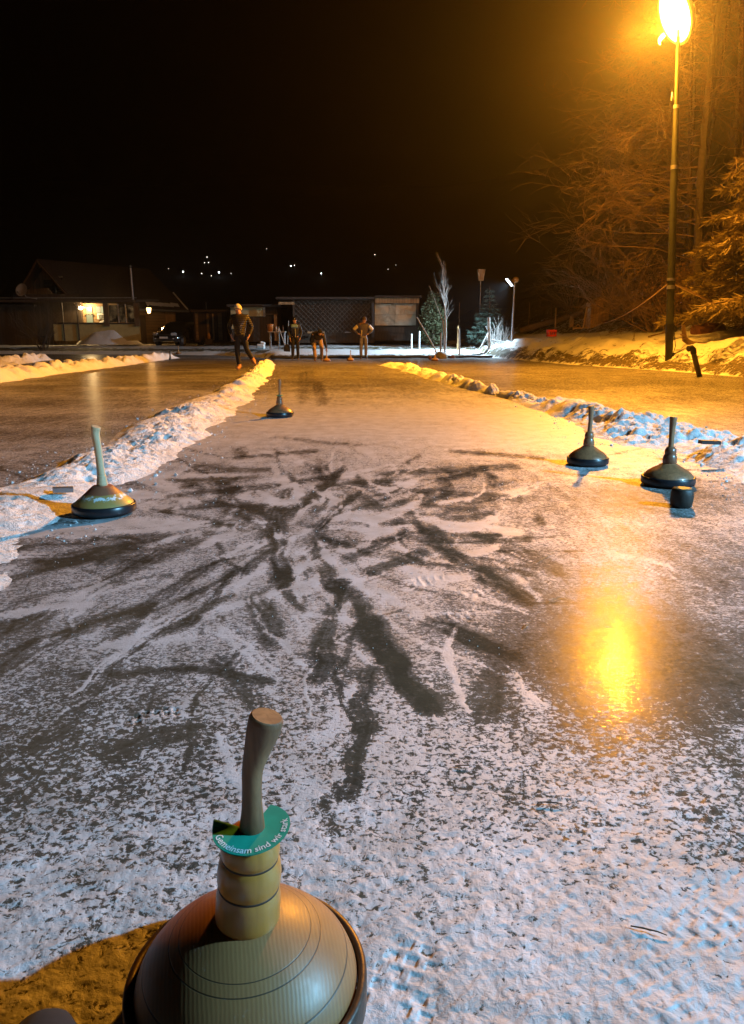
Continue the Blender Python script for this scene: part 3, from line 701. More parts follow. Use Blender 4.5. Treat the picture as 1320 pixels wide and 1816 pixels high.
for k, (u, v, a, L, mt, lab) in enumerate([(970, 990, .9, .16, 'straw', 'straw coloured stalk on the ice left of the bright reflection'), (985, 1065, .7, .07, 'straw', 'short straw stalk on the ice left of the golden reflection'),
        (935, 1112, 1.1, .045, 'straw', 'stub of straw on the ice above the swept dark patch'), (975, 1428, -.1, .045, 'twig', 'thin dark twig on the frosty ice at right'), (820, 1362, .0, .03, 'twig', 'tiny dark twig on the frosty ice in front of the stock'), (1150, 1655, -.35, .05, 'twig', 'flat stalk frozen into the trodden snow')]):
    x, y = gnd(u, v); m = MB()
    m.tube([(-L / 2, 0, .003), (-L / 6, .012 * L, .004), (L / 4, .02 * L, .004), (L / 2, -.01 * L, .003)], [.0010, .0013, .0011, .0006], 6)
    o = m.build('stalk', M[mt], loc=(x, y, .002)); o.rotation_euler = (0, 0, a); tag(o, lab, 'stalk')
# the toe of a boot at the bottom left edge
bx, by = gnd(75, 1816, 0.05)
m = MB(); prof = []
nseg = 18
for i in range(13):
    t = i / 12; yy = 0.03 - 0.30 * t
    w_ = 0.050 * math.sqrt(max(0.0, 1 - (1 - min(1, t / 0.35)) ** 2)) * (1 - 0.15 * t) + 0.001; hgt = (0.030 + 0.045 * min(1, t / 0.5)) * math.sqrt(max(0.02, 1 - (1 - min(1, t / 0.25)) ** 2))
    prof.append([(w_ * math.cos(2 * math.pi * k / nseg), yy, 0.036 + (hgt if math.sin(2 * math.pi * k / nseg) > 0 else 0.03) * math.sin(2 * math.pi * k / nseg)) for k in range(nseg)])
vs = [p for r in prof for p in r]; fs = [(i * nseg + k, i * nseg + (k + 1) % nseg, (i + 1) * nseg + (k + 1) % nseg, (i + 1) * nseg + k) for i in range(12) for k in range(nseg)]
fs += [tuple(range(nseg))[::-1], tuple(range(12 * nseg, 13 * nseg))]
m.add(vs, fs)
M['blackcloth'] = simple('blackcloth', (0.006, 0.007, 0.009), 0.9, var=0.4, scale=200)
boot = empty('boot', (bx, by + 0.002, 0.0), 0.35, 'black boot whose toe pokes in at the bottom left corner', 'boot')
m.build('upper', M['blackcloth'], boot)
m = MB(); m.tube([(0, .02, .008), (0, -.10, .008), (0, -.26, .008)], [.040, .052, .046], 12); so = m.build('sole', M['rubber'], boot); so.scale = (1, 1, 0.35)

# ------------------------------------------------------------------ people
def skin_mesh(name, J, edges, root, mat, parent, sub=2):
    keys = list(J); ix = {k: i for i, k in enumerate(keys)}
    me = bpy.data.meshes.new(name); me.from_pydata([J[k][:3] for k in keys], [(ix[a], ix[b]) for a, b in edges], [])
    o = bpy.data.objects.new(name, me); C.objects.link(o)
    sk = o.modifiers.new('s', 'SKIN'); sk.use_smooth_shade = True
    sb = o.modifiers.new('u', 'SUBSURF'); sb.levels = sub; sb.render_levels = sub
    if not me.skin_vertices: 
        bpy.context.view_layer.objects.active = o; o.select_set(True); bpy.ops.mesh.customdata_skin_add()
    for k in keys:
        r = J[k][3]; r2 = J[k][4] if len(J[k]) > 4 else r
        sv = me.skin_vertices[0].data[ix[k]]; sv.radius = (r, r2); sv.use_root = (k == root)
    dg = bpy.context.evaluated_depsgraph_get(); dg.update()
    m2 = bpy.data.meshes.new_from_object(o.evaluated_get(dg)); m2.name = name
    bpy.data.objects.remove(o)
    m2.polygons.foreach_set('use_smooth', [True] * len(m2.polygons))
    return link_mesh(name, m2, mat, parent)
def lerp(a, b, t): return tuple(a[i] + (b[i] - a[i]) * t for i in range(len(a)))
M['skin'] = simple('skin', (0.52, 0.29, 0.20), 0.55, var=0.15, scale=20)
M['eye'] = simple('eye', (0.02, 0.015, 0.012), 0.3); M['lips'] = simple('lips', (0.36, 0.13, 0.10), 0.5)
def puffer(name, col, pitch=0.055):
    t = NT(name); sp = t.n('ShaderNodeSeparateXYZ'); t.l(t.co, sp.inputs[0])
    f = t.math('ABSOLUTE', t.math('SUBTRACT', t.math('FRACT', t.math('DIVIDE', sp.outputs[2], pitch)), 0.5))
    seam = t.ss(f, 0.30, 0.5, 1.0, 0.0)
    t.base(col); t.rough(0.38); t.normal(t.bump(seam, 1.0, 0.03)); return t.m
M['puffer'] = puffer('puffer', (0.030, 0.024, 0.020))
M['blackpants'] = simple('blackpants', (0.012, 0.011, 0.012), 0.8, scale=40)
M['tanboot'] = simple('tanboot', (0.42, 0.20, 0.08), 0.6)
M['knit_pale'] = simple('knit_pale', (0.62, 0.55, 0.42), 0.85, scale=120, bump=.3)
M['navy'] = simple('navy', (0.022, 0.026, 0.055), 0.6, scale=40)
M['blueyoke'] = simple('blueyoke', (0.22, 0.40, 0.70), 0.6, scale=40)
M['olive'] = simple('olive', (0.035, 0.028, 0.018), 0.7, scale=40)
M['khaki'] = simple('khaki', (0.46, 0.30, 0.15), 0.75, scale=40)
M['greypants'] = simple('greypants', (0.22, 0.20, 0.21), 0.75, scale=40)
M['brownjk'] = simple('brownjk', (0.30, 0.15, 0.055), 0.65, scale=40)
M['greyjk'] = simple('greyjk', (0.10, 0.085, 0.12), 0.6, scale=40)
M['paleyellow'] = simple('paleyellow', (0.70, 0.60, 0.30), 0.6, scale=40)
M['hatbrown'] = simple('hatbrown', (0.10, 0.065, 0.04), 0.8, scale=90)

def hand(J, E, wrist_key, tag_, d, side, nrm, curl=0.5):
    """palm, four unequal fingers bent at the knuckle and a thumb leaving the side of the palm"""
    d = Vector(d).normalized(); side = Vector(side).normalized(); nrm = Vector(nrm).normalized()
    w = Vector(J[wrist_key][:3])
    palm = w + d * 0.055
    J[tag_ + 'palm'] = (*palm, 0.030, 0.018); E.append((wrist_key, tag_ + 'palm'))
    for i, L in enumerate((0.066, 0.074, 0.069, 0.054)):
        off = side * (0.027 - 0.018 * i)
        k0 = palm + d * 0.040 + off
        k1 = k0 + (d * math.cos(curl) + nrm * math.sin(curl)) * L * 0.5
        k2 = k1 + (d * math.cos(curl * 2.2) + nrm * math.sin(curl * 2.2)) * L * 0.5
        for n_, k in zip(('a', 'b', 'c'), (k0, k1, k2)): J[f'{tag_}f{i}{n_}'] = (*k, 0.0088 if n_ != 'c' else 0.0072)
        E += [(tag_ + 'palm', f'{tag_}f{i}a'), (f'{tag_}f{i}a', f'{tag_}f{i}b'), (f'{tag_}f{i}b', f'{tag_}f{i}c')]
    t0 = palm - d * 0.012 + side * 0.034; t1 = t0 + (d * 0.7 + side * 0.6 + nrm * 0.4).normalized() * 0.032; t2 = t1 + (d * 0.9 + side * 0.1 + nrm * 0.5).normalized() * 0.026
    J[tag_ + 't0'] = (*t0, 0.011); J[tag_ + 't1'] = (*t1, 0.010); J[tag_ + 't2'] = (*t2, 0.008)
    E += [(tag_ + 'palm', tag_ + 't0'), (tag_ + 't0', tag_ + 't1'), (tag_ + 't1', tag_ + 't2')]

def person(loc, rz, label, P, mats, opts):
    """P: joint positions; legs/arms keyed l (image left) and r"""
    root = empty('person', loc, rz, label, 'person')
    f = Vector(opts.get('face', (0, -1, 0))).normalized()
    up = Vector(opts.get('headup', (0, 0, 1))).normalized(); sd = f.cross(up).normalized()
    hd = Vector(P['head'])
    J = {}; E = []
    J['pel'] = (*P['pel'], .115, .088); J['wst'] = (*lerp(P['pel'], P['chest'], .45), .115, .09); J['chest'] = (*P['chest'], .14, .105)
    J['neck0'] = (*lerp(P['chest'], P['neck'], .75), .085); J['neck'] = (*P['neck'], .056)
    J['jaw'] = (*(hd - up * .055 + f * .012), .068, .070); J['head'] = (*(hd + up * .015), .080, .092); J['crown'] = (*(hd + up * .075 - f * .01), .066, .074)
    E += [('pel', 'wst'), ('wst', 'chest'), ('chest', 'neck0'), ('neck0', 'neck'), ('neck', 'jaw'), ('jaw', 'head'), ('head', 'crown')]
    J['nose'] = (*(hd - up * .022 + f * .098), .013); E.append(('head', 'nose'))
    J['chin'] = (*(hd - up * .092 + f * .062), .022); E.append(('jaw', 'chin'))
    for s_, k in ((-1, 'e0'), (1, 'e1')):
        J[k] = (*(hd + sd * s_ * .086 - up * .01 - f * .01), .015, .022); E.append(('head', k))
    for s in 'lr':
        J[s + 'hip'] = (*P[s + 'hip'], .070); J[s + 'th'] = (*lerp(P[s + 'hip'], P[s + 'knee'], .5), .062)
        J[s + 'knee'] = (*P[s + 'knee'], .054); J[s + 'calf'] = (*lerp(P[s + 'knee'], P[s + 'ank'], .35), .055); J[s + 'ank'] = (*P[s + 'ank'], .038)
        J[s + 'toe'] = (*P[s + 'toe'], .036, .028)
        E += [('pel', s + 'hip'), (s + 'hip', s + 'th'), (s + 'th', s + 'knee'), (s + 'knee', s + 'calf'), (s + 'calf', s + 'ank'), (s + 'ank', s + 'toe')]
        J[s + 'sh'] = (*P[s + 'sh'], .058); J[s + 'elb'] = (*P[s + 'elb'], .041); J[s + 'wr'] = (*P[s + 'wr'], .028)
        E += [('chest', s + 'sh'), (s + 'sh', s + 'elb'), (s + 'elb', s + 'wr')]
        h = P[s + 'hand']; hand(J, E, s + 'wr', s, h[0], h[1], h[2], h[3] if len(h) > 3 else .5)
    skin_mesh('body', J, E, 'pel', M['skin'], root, 2)
    # eyes and mouth
    for s_ in (-1, 1):
        m = MB(); c = hd + sd * s_ * .031 - up * .002 + f * .086
        m.lathe([(0, -.010), (.007, -.007), (.010, 0), (.007, .007), (0, .010)], 10, c=c); m.build('eye', M['eye'], root)
    m = MB(); m.tube([hd - up * .058 + f * .084 - sd * .022, hd - up * .060 + f * .093, hd - up * .058 + f * .084 + sd * .022], [.004, .007, .004], 8); m.build('mouth', M['lips'], root)
    # jacket
    K = {}; A = []
    hem = lerp(P['pel'], P['chest'], opts.get('hem', -.12))
    bk = opts.get('bulk', 1.0); K['hem'] = (*hem, .178 * bk, .135 * bk); K['wst'] = (*lerp(P['pel'], P['chest'], .45), .172 * bk, .135 * bk); K['chest'] = (*P['chest'], .188 * (.5 + .5 * bk), .145 * (.5 + .5 * bk)); K['col'] = (*lerp(P['chest'], P['neck'], .72), .12, .11); K['col2'] = (*lerp(P['chest'], P['neck'], 1.08), .074)
    A += [('hem', 'wst'), ('wst', 'chest'), ('chest', 'col'), ('col', 'col2')]
    for s in 'lr':
        K[s + 'sh'] = (*P[s + 'sh'], .083); K[s + 'um'] = (*lerp(P[s + 'sh'], P[s + 'elb'], .5), .074); K[s + 'elb'] = (*P[s + 'elb'], .064); K[s + 'wr'] = (*lerp(P[s + 'elb'], P[s + 'wr'], .95), .047)
        A += [('chest', s + 'sh'), (s + 'sh', s + 'um'), (s + 'um', s + 'elb'), (s + 'elb', s + 'wr')]
    jk = skin_mesh('jacket', K, A, 'chest', mats['jacket'], root, 2)
    # trousers
    T = {'pel': (*P['pel'], .150, .122), 'top': (*lerp(P['pel'], P['chest'], .25), .140, .115)}; B = [('pel', 'top')]
    for s in 'lr':
        T[s + 'hip'] = (*P[s + 'hip'], .102); T[s + 'th'] = (*lerp(P[s + 'hip'], P[s + 'knee'], .5), .092); T[s + 'knee'] = (*P[s + 'knee'], .074); T[s + 'calf'] = (*lerp(P[s + 'knee'], P[s + 'ank'], .45), .070); T[s + 'ank'] = (*lerp(P[s + 'knee'], P[s + 'ank'], .95), .058)
        B += [('pel', s + 'hip'), (s + 'hip', s + 'th'), (s + 'th', s + 'knee'), (s + 'knee', s + 'calf'), (s + 'calf', s + 'ank')]
    skin_mesh('trousers', T, B, 'pel', mats['trousers'], root, 2)
    for s in 'lr':
        a, t = Vector(P[s + 'ank']), Vector(P[s + 'toe']); kn = Vector(P[s + 'knee'])
        heel = a + (a - t).normalized() * .02 - Vector((0, 0, .02)) if not opts.get('raise_' + s) else a - (kn - a).normalized() * .04
        skin_mesh('boot', {'top': (*(a + (kn - a).normalized() * .13), .056), 'ank': (*a, .056), 'heel': (*heel, .050), 'mid': (*lerp(tuple(a), tuple(t), .6), .050), 'toe': (*t, .046, .036)},
                  [('top', 'ank'), ('ank', 'heel'), ('ank', 'mid'), ('mid', 'toe')], 'ank', mats['boots'], root, 2)
    # hat: a cap of knit around the skull
    m = MB(); n = 20; rows = 8; vs = []; fs = []
    for i in range(rows + 1):
        th = math.pi / 2 * (1.12 * (1 - i / rows)); 
        for k in range(n):
            ph = 2 * math.pi * k / n
            q = sd * math.cos(ph) * .100 * math.sin(th) + f * math.sin(ph) * .112 * math.sin(th) + up * (.118 * math.cos(th) + .02)
            vs.append(hd + q + up * (.012 if math.sin(ph) > 0.2 else -.02) * (1 - i / rows))
    for i in range(rows):
        for k in range(n): fs.append((i * n + k, i * n + (k + 1) % n, (i + 1) * n + (k + 1) % n, (i + 1) * n + k))
    m.add(vs, fs); hat = m.build('hat', mats['hat'], root)
    return root, jk, hat
DN = ((0, 0, -1), (0, -1, 0), (0, 0, 0))
pocket = lambda sx: ((-.35 * sx, .0, -1), (0, -1, 0), (-sx, 0, 0), .5)
# 1: man in a quilted jacket stepping over the ridge
x, y = gnd(429, 657)
P1 = dict(pel=(0, 0, .95), chest=(-.005, 0, 1.30), neck=(-.015, -.01, 1.50), head=(-.03, -.03, 1.625),
    lhip=(-.095, 0, .90), lknee=(-.095, -.03, .50), lank=(-.06, 0, .09), ltoe=(-.10, -.15, .045),
    rhip=(.10, 0, .90), rknee=(.155, .0, .57), rank=(.265, .27, .28), rtoe=(.35, .20, .15),
    lsh=(-.20, 0, 1.42), lelb=(-.30, .05, 1.15), lwr=(-.235, -.07, .93), lhand=pocket(-1),
    rsh=(.20, 0, 1.42), relb=(.31, .05, 1.15), rwr=(.245, -.07, .93), rhand=pocket(1))
pr, jk, hat = person((x, y, 0), 0, 'man in dark quilted jacket and pale headband stepping over the left snow ridge', P1,
    dict(jacket=M['puffer'], trousers=M['blackpants'], boots=M['tanboot'], hat=M['knit_pale']), dict(face=(-.45, -1, .05), raise_r=True, hem=-.22, bulk=1.22))
# 2: standing, navy jacket with blue chest
P2 = dict(pel=(0, 0, .93), chest=(0, 0, 1.27), neck=(0, -.01, 1.45), head=(0.0, -.03, 1.575),
    lhip=(-.09, 0, .88), lknee=(-.10, -.02, .48), lank=(-.11, .01, .09), ltoe=(-.13, -.14, .045),
    rhip=(.09, 0, .88), rknee=(.10, -.02, .48), rank=(.11, .01, .09), rtoe=(.14, -.14, .045),
    lsh=(-.19, 0, 1.38), lelb=(-.255, .03, 1.10), lwr=(-.20, -.07, .86), lhand=((.1, -.1, -1), (0, -1, 0), (1, 0, 0), .4),
    rsh=(.19, 0, 1.38), relb=(.255, .03, 1.10), rwr=(.21, -.07, .86), rhand=pocket(1))
M['stripe'] = simple('stripe', (0.55, 0.58, 0.66), 0.6)
pr, jk, hat = person(((525.5 - 660) / FPX * 30.4, 30.8, 0), 0, 'person in navy jacket with light blue chest panel and black hat, standing', P2,
    dict(jacket=M['navy'], trousers=M['blackpants'], boots=M['rubber'], hat=M['blackcloth']), dict(face=(.1, -1, 0)))
skin_mesh('chest_panel', {'a': (-.13, -.105, 1.335, .085, .085), 'b': (0, -.130, 1.325, .085, .085), 'c': (.13, -.105, 1.335, .085, .085)}, [('a', 'b'), ('b', 'c')], 'b', M['blueyoke'], jk, 2)
m = MB(); m.tube([(.03, -.185, 1.25), (.03, -.16, 1.1), (.03, -.15, .9)], [.012, .011, .010], 8); m.build('zip', M['stripe'], jk)
m = MB(); m.lathe([(0, -.014), (.014, -.01), (.018, 0), (.014, .01), (0, .014)], 10, c=(.012, -.148, 1.63)); m.build('badge', M['white'], hat)
# 3: bending to grip a stock
sx3, sy3 = (580 - 660) / FPX * 28.84 * .985, 28.835
X3 = (567 - 660) / FPX * 28.9
hx = sx3 - X3
P3 = dict(pel=(-.02, .20, .86), chest=(.04, -.12, 1.02), neck=(.09, -.31, 1.04), head=(.11, -.42, 1.07),
    lhip=(-.12, .18, .82), lknee=(-.155, .0, .45), lank=(-.10, .02, .09), ltoe=(-.13, -.14, .045),
    rhip=(.08, .2, .82), rknee=(.13, .08, .46), rank=(.10, .42, .10), rtoe=(.12, .29, .045),
    lsh=(-.17, -.17, 1.02), lelb=(-.26, -.12, .76), lwr=(-.17, -.10, .56), lhand=((.4, .3, -1), (0, -1, 0), (1, 0, 0), .5),
    rsh=(.22, -.20, 1.00), relb=(.27, -.17, .72), rwr=(hx + .005, -.05, .485), rhand=((.05, .2, -1), (-1, 0, 0), (0, 1, 0), 1.0))
person((X3, 28.83, 0), 0, 'person in dark coat and tan trousers bending down to grip an ice stock', P3,
    dict(jacket=M['olive'], trousers=M['khaki'], boots=M['hatbrown'], hat=M['blackcloth']), dict(face=(.05, -1, -.25), headup=(.05, -.25, 1)))
# 4: hands on hips
P4 = dict(pel=(0, 0, .95), chest=(0.0, 0, 1.29), neck=(.02, -.01, 1.47), head=(.04, -.03, 1.60),
    lhip=(-.09, 0, .90), lknee=(-.10, -.02, .49), lank=(-.10, .01, .09), ltoe=(-.11, -.14, .045),
    rhip=(.09, 0, .90), rknee=(.105, -.02, .49), rank=(.10, .03, .09), rtoe=(.15, -.11, .045),
    lsh=(-.19, 0, 1.40), lelb=(-.41, .02, 1.20), lwr=(-.20, -.09, 1.03), lhand=((1, -.2, -.3), (0, 0, 1), (0, -1, 0), .4),
    rsh=(.19, 0, 1.40), relb=(.38, .12, 1.20), rwr=(.19, -.02, 1.03), rhand=((-1, -.2, -.3), (0, 0, 1), (0, -1, 0), .4))
pr, jk, hat = person(((645 - 660) / FPX * 31.2, 31.6, 0), 0, 'person in grey and brown jacket with both hands on the hips', P4,
    dict(jacket=M['greyjk'], trousers=M['greypants'], boots=M['rubber'], hat=M['hatbrown']), dict(face=(.35, -1, .05)))
skin_mesh('shoulder_panel', {'a': (-.17, -.01, 1.385, .094, .094), 'b': (-.02, -.02, 1.39, .10, .115), 'c': (.10, -.01, 1.40, .08, .09)}, [('a', 'b'), ('b', 'c')], 'b', M['brownjk'], jk, 2)
skin_mesh('sleeve', {'a': (-.22, 0, 1.375, .09), 'b': (-.32, .01, 1.285, .081), 'c': (-.41, .02, 1.20, .072)}, [('a', 'b'), ('b', 'c')], 'b', M['paleyellow'], jk, 2)
skin_mesh('sleeve', {'a': (.21, 0, 1.385, .09), 'b': (.30, .06, 1.29, .080), 'c': (.38, .12, 1.20, .072)}, [('a', 'b'), ('b', 'c')], 'b', M['white'], jk, 2)
m = MB(); m.add([(-.10, -.165, 1.20), (-.04, -.172, 1.18), (-.06, -.172, .93), (-.075, -.168, .93), (-.10, -.15, 1.20), (-.04, -.15, 1.18), (-.06, -.15, .93), (-.075, -.15, .93)], [(0, 3, 2, 1), (0, 1, 5, 4), (1, 2, 6, 5), (2, 3, 7, 6), (3, 0, 4, 7)], True); m.build('stripe', M['paleyellow'], jk)

# ------------------------------------------------------------------ chalet on the left
M['boards'] = planks('boards', (0.55, 0.34, 0.165), (0.32, 0.19, 0.09), 0.16, 0)
M['logs'] = planks('logs', (0.30, 0.19, 0.09), (0.16, 0.10, 0.05), 0.20, 2)
M['darkwood'] = planks('darkwood', (0.085, 0.058, 0.038), (0.045, 0.03, 0.02), 0.18, 0)
M['tiles'] = simple('tiles', (0.075, 0.055, 0.045), 0.85, var=0.5, scale=6, bump=0.4, stretch=(1, 1, 4))
M['rafter'] = simple('rafter', (0.16, 0.10, 0.055), 0.8, scale=5)
M['render'] = simple('render', (0.55, 0.46, 0.20), 0.85, var=0.2, scale=3)
M['darkglass'] = simple('darkglass', (0.012, 0.012, 0.014), 0.08, var=0.2)
M['galv'] = simple('galv', (0.40, 0.40, 0.41), 0.45, metal=0.6, var=0.3, scale=12)
M['paleframe'] = simple('paleframe', (0.42, 0.38, 0.33), 0.6)
def lit_room():
    t = NT('lit_room'); n = t.noise(3.2, 4, 0.5, None, 0.5)
    c = t.mix(t.ss(n, 0.3, 0.7), (0.55, 0.26, 0.05), (0.75, 0.58, 0.20))
    t.l(c, t.b.inputs['Emission Color']); t.b.inputs['Emission Strength'].default_value = 0.5; t.base((0.3, 0.2, 0.1)); return t.m
M['litroom'] = lit_room()
M['bulb'] = emit('bulb', (1.0, 0.80, 0.45), 30)
M['lanternglass'] = emit('lanternglass', (1.0, 0.62, 0.20), 12)
house = empty('chalet', (-19.1, 50.0, 0.45), 0, 'wooden chalet at left with lit veranda windows and steep tiled roof', 'house')
d1 = Vector((-5.6, 4.0, 0)).normalized(); d2 = Vector((4.0, 5.6, 0)).normalized()   # along the gable, along the eave side
gw, gl, ez, rz_ = 6.9, 7.9, 2.80, 5.30
def hp(a, b, z): return d1 * a + d2 * b + Vector((0, 0, z))
m = MB()
A0, B0, C0, D0 = hp(0, 0, -.5), hp(gw, 0, -.5), hp(gw, gl, -.5), hp(0, gl, -.5)
A1, B1, C1, D1 = hp(0, 0, ez), hp(gw, 0, ez), hp(gw, gl, ez), hp(0, gl, ez); R0, R1 = hp(gw / 2, 0, rz_ - .1), hp(gw / 2, gl, rz_ - .1)
m.add([A0, B0, C0, D0, A1, B1, C1, D1, R0, R1], [(0, 4, 8, 5, 1), (1, 5, 6, 2), (2, 6, 9, 7, 3), (3, 7, 4, 0), (4, 7, 9, 8), (5, 8, 9, 6)], True)
m.build('wall', M['boards'], house)
for k, (a0, z0, a1, z1, f) in enumerate(((-.75, ez - .55, gw / 2, rz_ + .05, 1), (gw + .75, ez - .55, gw / 2, rz_ + .05, -1))):
    m = MB(); u_ = []
    for bb in (-.55, gl + .6):
        u_ += [hp(a0, bb, z0), hp(a1, bb, z1), hp(a1, bb, z1 + .20), hp(a0, bb, z0 + .20)]
    fs = [(0, 1, 2, 3), (7, 6, 5, 4), (0, 4, 5, 1), (2, 6, 7, 3), (3, 7, 4, 0)]
    m.add(u_, fs if f > 0 else [q[::-1] for q in fs], True); roof = m.build('roof', M['tiles'], house)
    m = MB()
    m.tube([hp(a0, -.58, z0 + .06), hp(a1, -.58, z1 + .06)], .09, 4); m.build('barge_board', M['rafter'], roof)
    if f > 0:
        m = MB(); m.tube([hp(a0 - .05, -.55, z0 + .10), hp(a0 - .05, gl + .6, z0 + .10)], .07, 8); m.build('gutter', M['galv'], roof)
        m = MB()
        for q in range(5):
            b_ = 5.0 + q * .55; e = .18 + .1 * random.random(); m.add([hp(a0 + e, b_, z0 + .23 + e * .83), hp(a0 + e + .28, b_ + .1, z0 + .26 + (e + .28) * .83), hp(a0 + e + .22, b_ + .75, z0 + .26 + (e + .22) * .83), hp(a0 + e - .05, b_ + .7, z0 + .23 + (e - .05) * .83)], [(0, 3, 2, 1)])
        m.build('snow_patch', M['snow_dirty'], roof)
        m = MB(); m.tube([hp(a0 + .0, gl + .55, z0 + .24), hp(a0 + 1.5, gl + .55, z0 + .24 + 1.5 * .83)], .06, 6); m.build('snow_edge', M['snow_dirty'], roof)
# balcony and upper window on the gable
m = MB(); 
for t0, t1 in ((0.9, 4.9),):
    for k in range(26):
        a = t0 + (t1 - t0) * (k + .5) / 26; h_ = 1.15 if k > 4 else .55 + .6 * k / 5
        c = hp(a, -1.0, 2.45 + h_ / 2); m.box(c, (.13, .03, h_), Euler((0, 0, math.atan2(d1.y, d1.x))))
bal = m.build('balcony', M['boards'], house, smooth=False)
m = MB(); m.box(hp(2.9, -.5, 2.42), (4.2, 1.05, .10), Euler((0, 0, math.atan2(d1.y, d1.x)))); m.build('floor', M['rafter'], bal, smooth=False)
rot1 = Euler((0, 0, math.atan2(d1.y, d1.x)))
m = MB(); m.box(hp(1.95, -.05, 3.85), (.75, .06, .95), rot1); w = m.build('window', M['darkglass'], house, smooth=False)
m = MB(); m.box(hp(2.38, -.07, 3.9), (.10, .08, 1.15), rot1); m.box(hp(1.95, -.07, 4.36), (.9, .08, .10), rot1); m.build('frame', M['paleframe'], w, smooth=False)
m = MB(); m.box(hp(3.15, -.04, 3.8), (1.15, .05, .9), rot1); m.build('panel', M['logs'], house, smooth=False)
# veranda in front
def fx(u, Yv): return atY(u, 565, Yv).x - house.location.x
VY = 47.6; oy = VY - 50.0
def vz(v): return CAMH + (600.5 - v) / FPX * VY - house.location.z
xs0, xs1 = fx(6, VY), fx(252, VY)
m = MB(); m.box(((xs0 + xs1) / 2, oy + 1.6, vz(535.5)), (xs1 - xs0, 4.6, .14), Euler((math.radians(3), 0, math.radians(-1.2)))); vr = m.build('veranda_roof', M['tiles'], house, smooth=False)
m = MB(); m.box(((xs0 + xs1) / 2, oy - .72, vz(533.8)), (xs1 - xs0, .03, .05), Euler((0, 0, math.radians(-1.2)))); m.build('edge_board', M['galv'], vr, smooth=False)
xm = fx(128, VY); xd = fx(192, VY)
m = MB(); m.box(((xs0 + xm) / 2, oy + 1.7, vz(560)), (xm - xs0, .12, 2.6)); m.build('veranda_wall', M['darkwood'], house, smooth=False)
# lit room behind the open veranda bay
lit = MB(); lit.box(((xm + xd) / 2, oy + 1.9, vz(558)), (xd - xm, .10, 1.35)); lit.build('veranda_wall', M['logs'], house, smooth=False)
def flat(name, u0, v0, u1, v1, mat, d, parent=None, t=.05):
    m = MB(); m.box(((fx(u0, VY) + fx(u1, VY)) / 2, oy + d, (vz(v0) + vz(v1)) / 2), (abs(fx(u1, VY) - fx(u0, VY)), t, abs(vz(v1) - vz(v0)))); return m.build(name, mat, parent or house, smooth=False)
t = NT('dimpane'); n = t.noise(2.6, 4, .6); t.base((.02, .02, .02)); t.rough(.1); t.l(t.mix(t.ss(n, .40, .66), (.02, .012, .006), (.50, .30, .13)), t.b.inputs['Emission Color']); t.b.inputs['Emission Strength'].default_value = .16; M['dimpane'] = t.m
M['litpane'] = emit('litpane', (0.85, 0.80, 0.42), 0.75); M['greenpane'] = emit('greenpane', (0.60, 0.66, 0.30), 0.5)
w = flat('window', 135, 546, 146, 573, M['greenpane'], 1.80); flat('frame', 134, 556.5, 147, 558, M['logs'], 1.76, w)
w = flat('window', 154, 545, 169, 556, M['litpane'], 1.80); flat('frame', 161, 545, 162, 556, M['paleframe'], 1.76, w)
w = flat('picture', 155, 557, 167, 567, M['white'], 1.79); flat('print', 157.5, 559, 164.5, 565, simple('greyprint', (0.25, 0.27, 0.28), 0.7), 1.755, w)
w = flat('window', 171, 547, 181, 560, M['litpane'], 1.80); flat('frame', 173, 547, 174, 560, M['galv'], 1.76, w)
for u in (190, 244): flat('post', u - 4, 541, u + 4, 580, M['rafter'], -.05, t=.28)
for k, (u0, u1) in enumerate(((195, 211), (212, 224), (226, 240))):
    w = flat('window', u0, 545, u1, 573, M['dimpane'], .0); flat('frame', u1 - .4, 543, u1 + 1.2, 574, M['paleframe'], -.06, w, .08)
m = MB()
for u in (230, 235, 238): m.box((fx(u, VY), oy + .12, vz(561)), (.16, .03, .9), Euler((0, random.uniform(-.12, .12), 0)))
m.build('curtain', M['paleframe'], house, smooth=False)
flat('parapet', 93, 576, 246, 604, M['render'], .15, t=.2); flat('sill', 92, 573.5, 246, 576.2, M['darkwood'], .12, t=.34)
for u in (113, 139): flat('post', u - 1, 541, u + .6, 604, M['darkwood'], -.08, t=.09)
m = MB(); m.tube([(fx(235, VY), oy + .4, vz(537)), (fx(234.4, VY), oy + .4, vz(483))], .075, 10); fl_ = m.build('flue_pipe', M['galv'], house)
m = MB(); m.lathe([(.0, .12), (.12, .05), (.0, .0)], 12, c=(fx(234.4, VY), oy + .4, vz(483) + .05)); m.build('cowl', M['galv'], fl_)
# lamps on the chalet
lp = Vector((fx(134.5, VY), oy + .95, vz(548.5)))
m = MB(); m.lathe([(0, -.11), (.08, -.08), (.12, 0), (.08, .08), (0, .11)], 16, c=lp); b_ = m.build('lamp_globe', M['bulb'], house)
m = MB(); m.tube([lp + Vector((0, .02, .10)), lp + Vector((0, .02, .45))], .02, 6); m.build('lamp_hook', M['galv'], house)
ln = Vector((fx(262.5, 50.5) + 0.0, 51.2 - 50 - .35, CAMH + (600.5 - 553) / FPX * 50.8 - .45))
m = MB(); m.lathe([(.06, -.20), (.10, -.17), (.15, .12), (.15, .14)], 6, c=ln); lg = m.build('lantern', M['lanternglass'], house, smooth=False)
m = MB(); m.lathe([(.18, .14), (.12, .22), (.03, .28), (0, .32)], 6, c=ln); m.tube([ln + Vector((0, 0, .3)), ln + Vector((0, .25, .36)), ln + Vector((0, .6, .3))], .02, 6); m.build('lantern_cap', M['rubber'], lg, smooth=False)
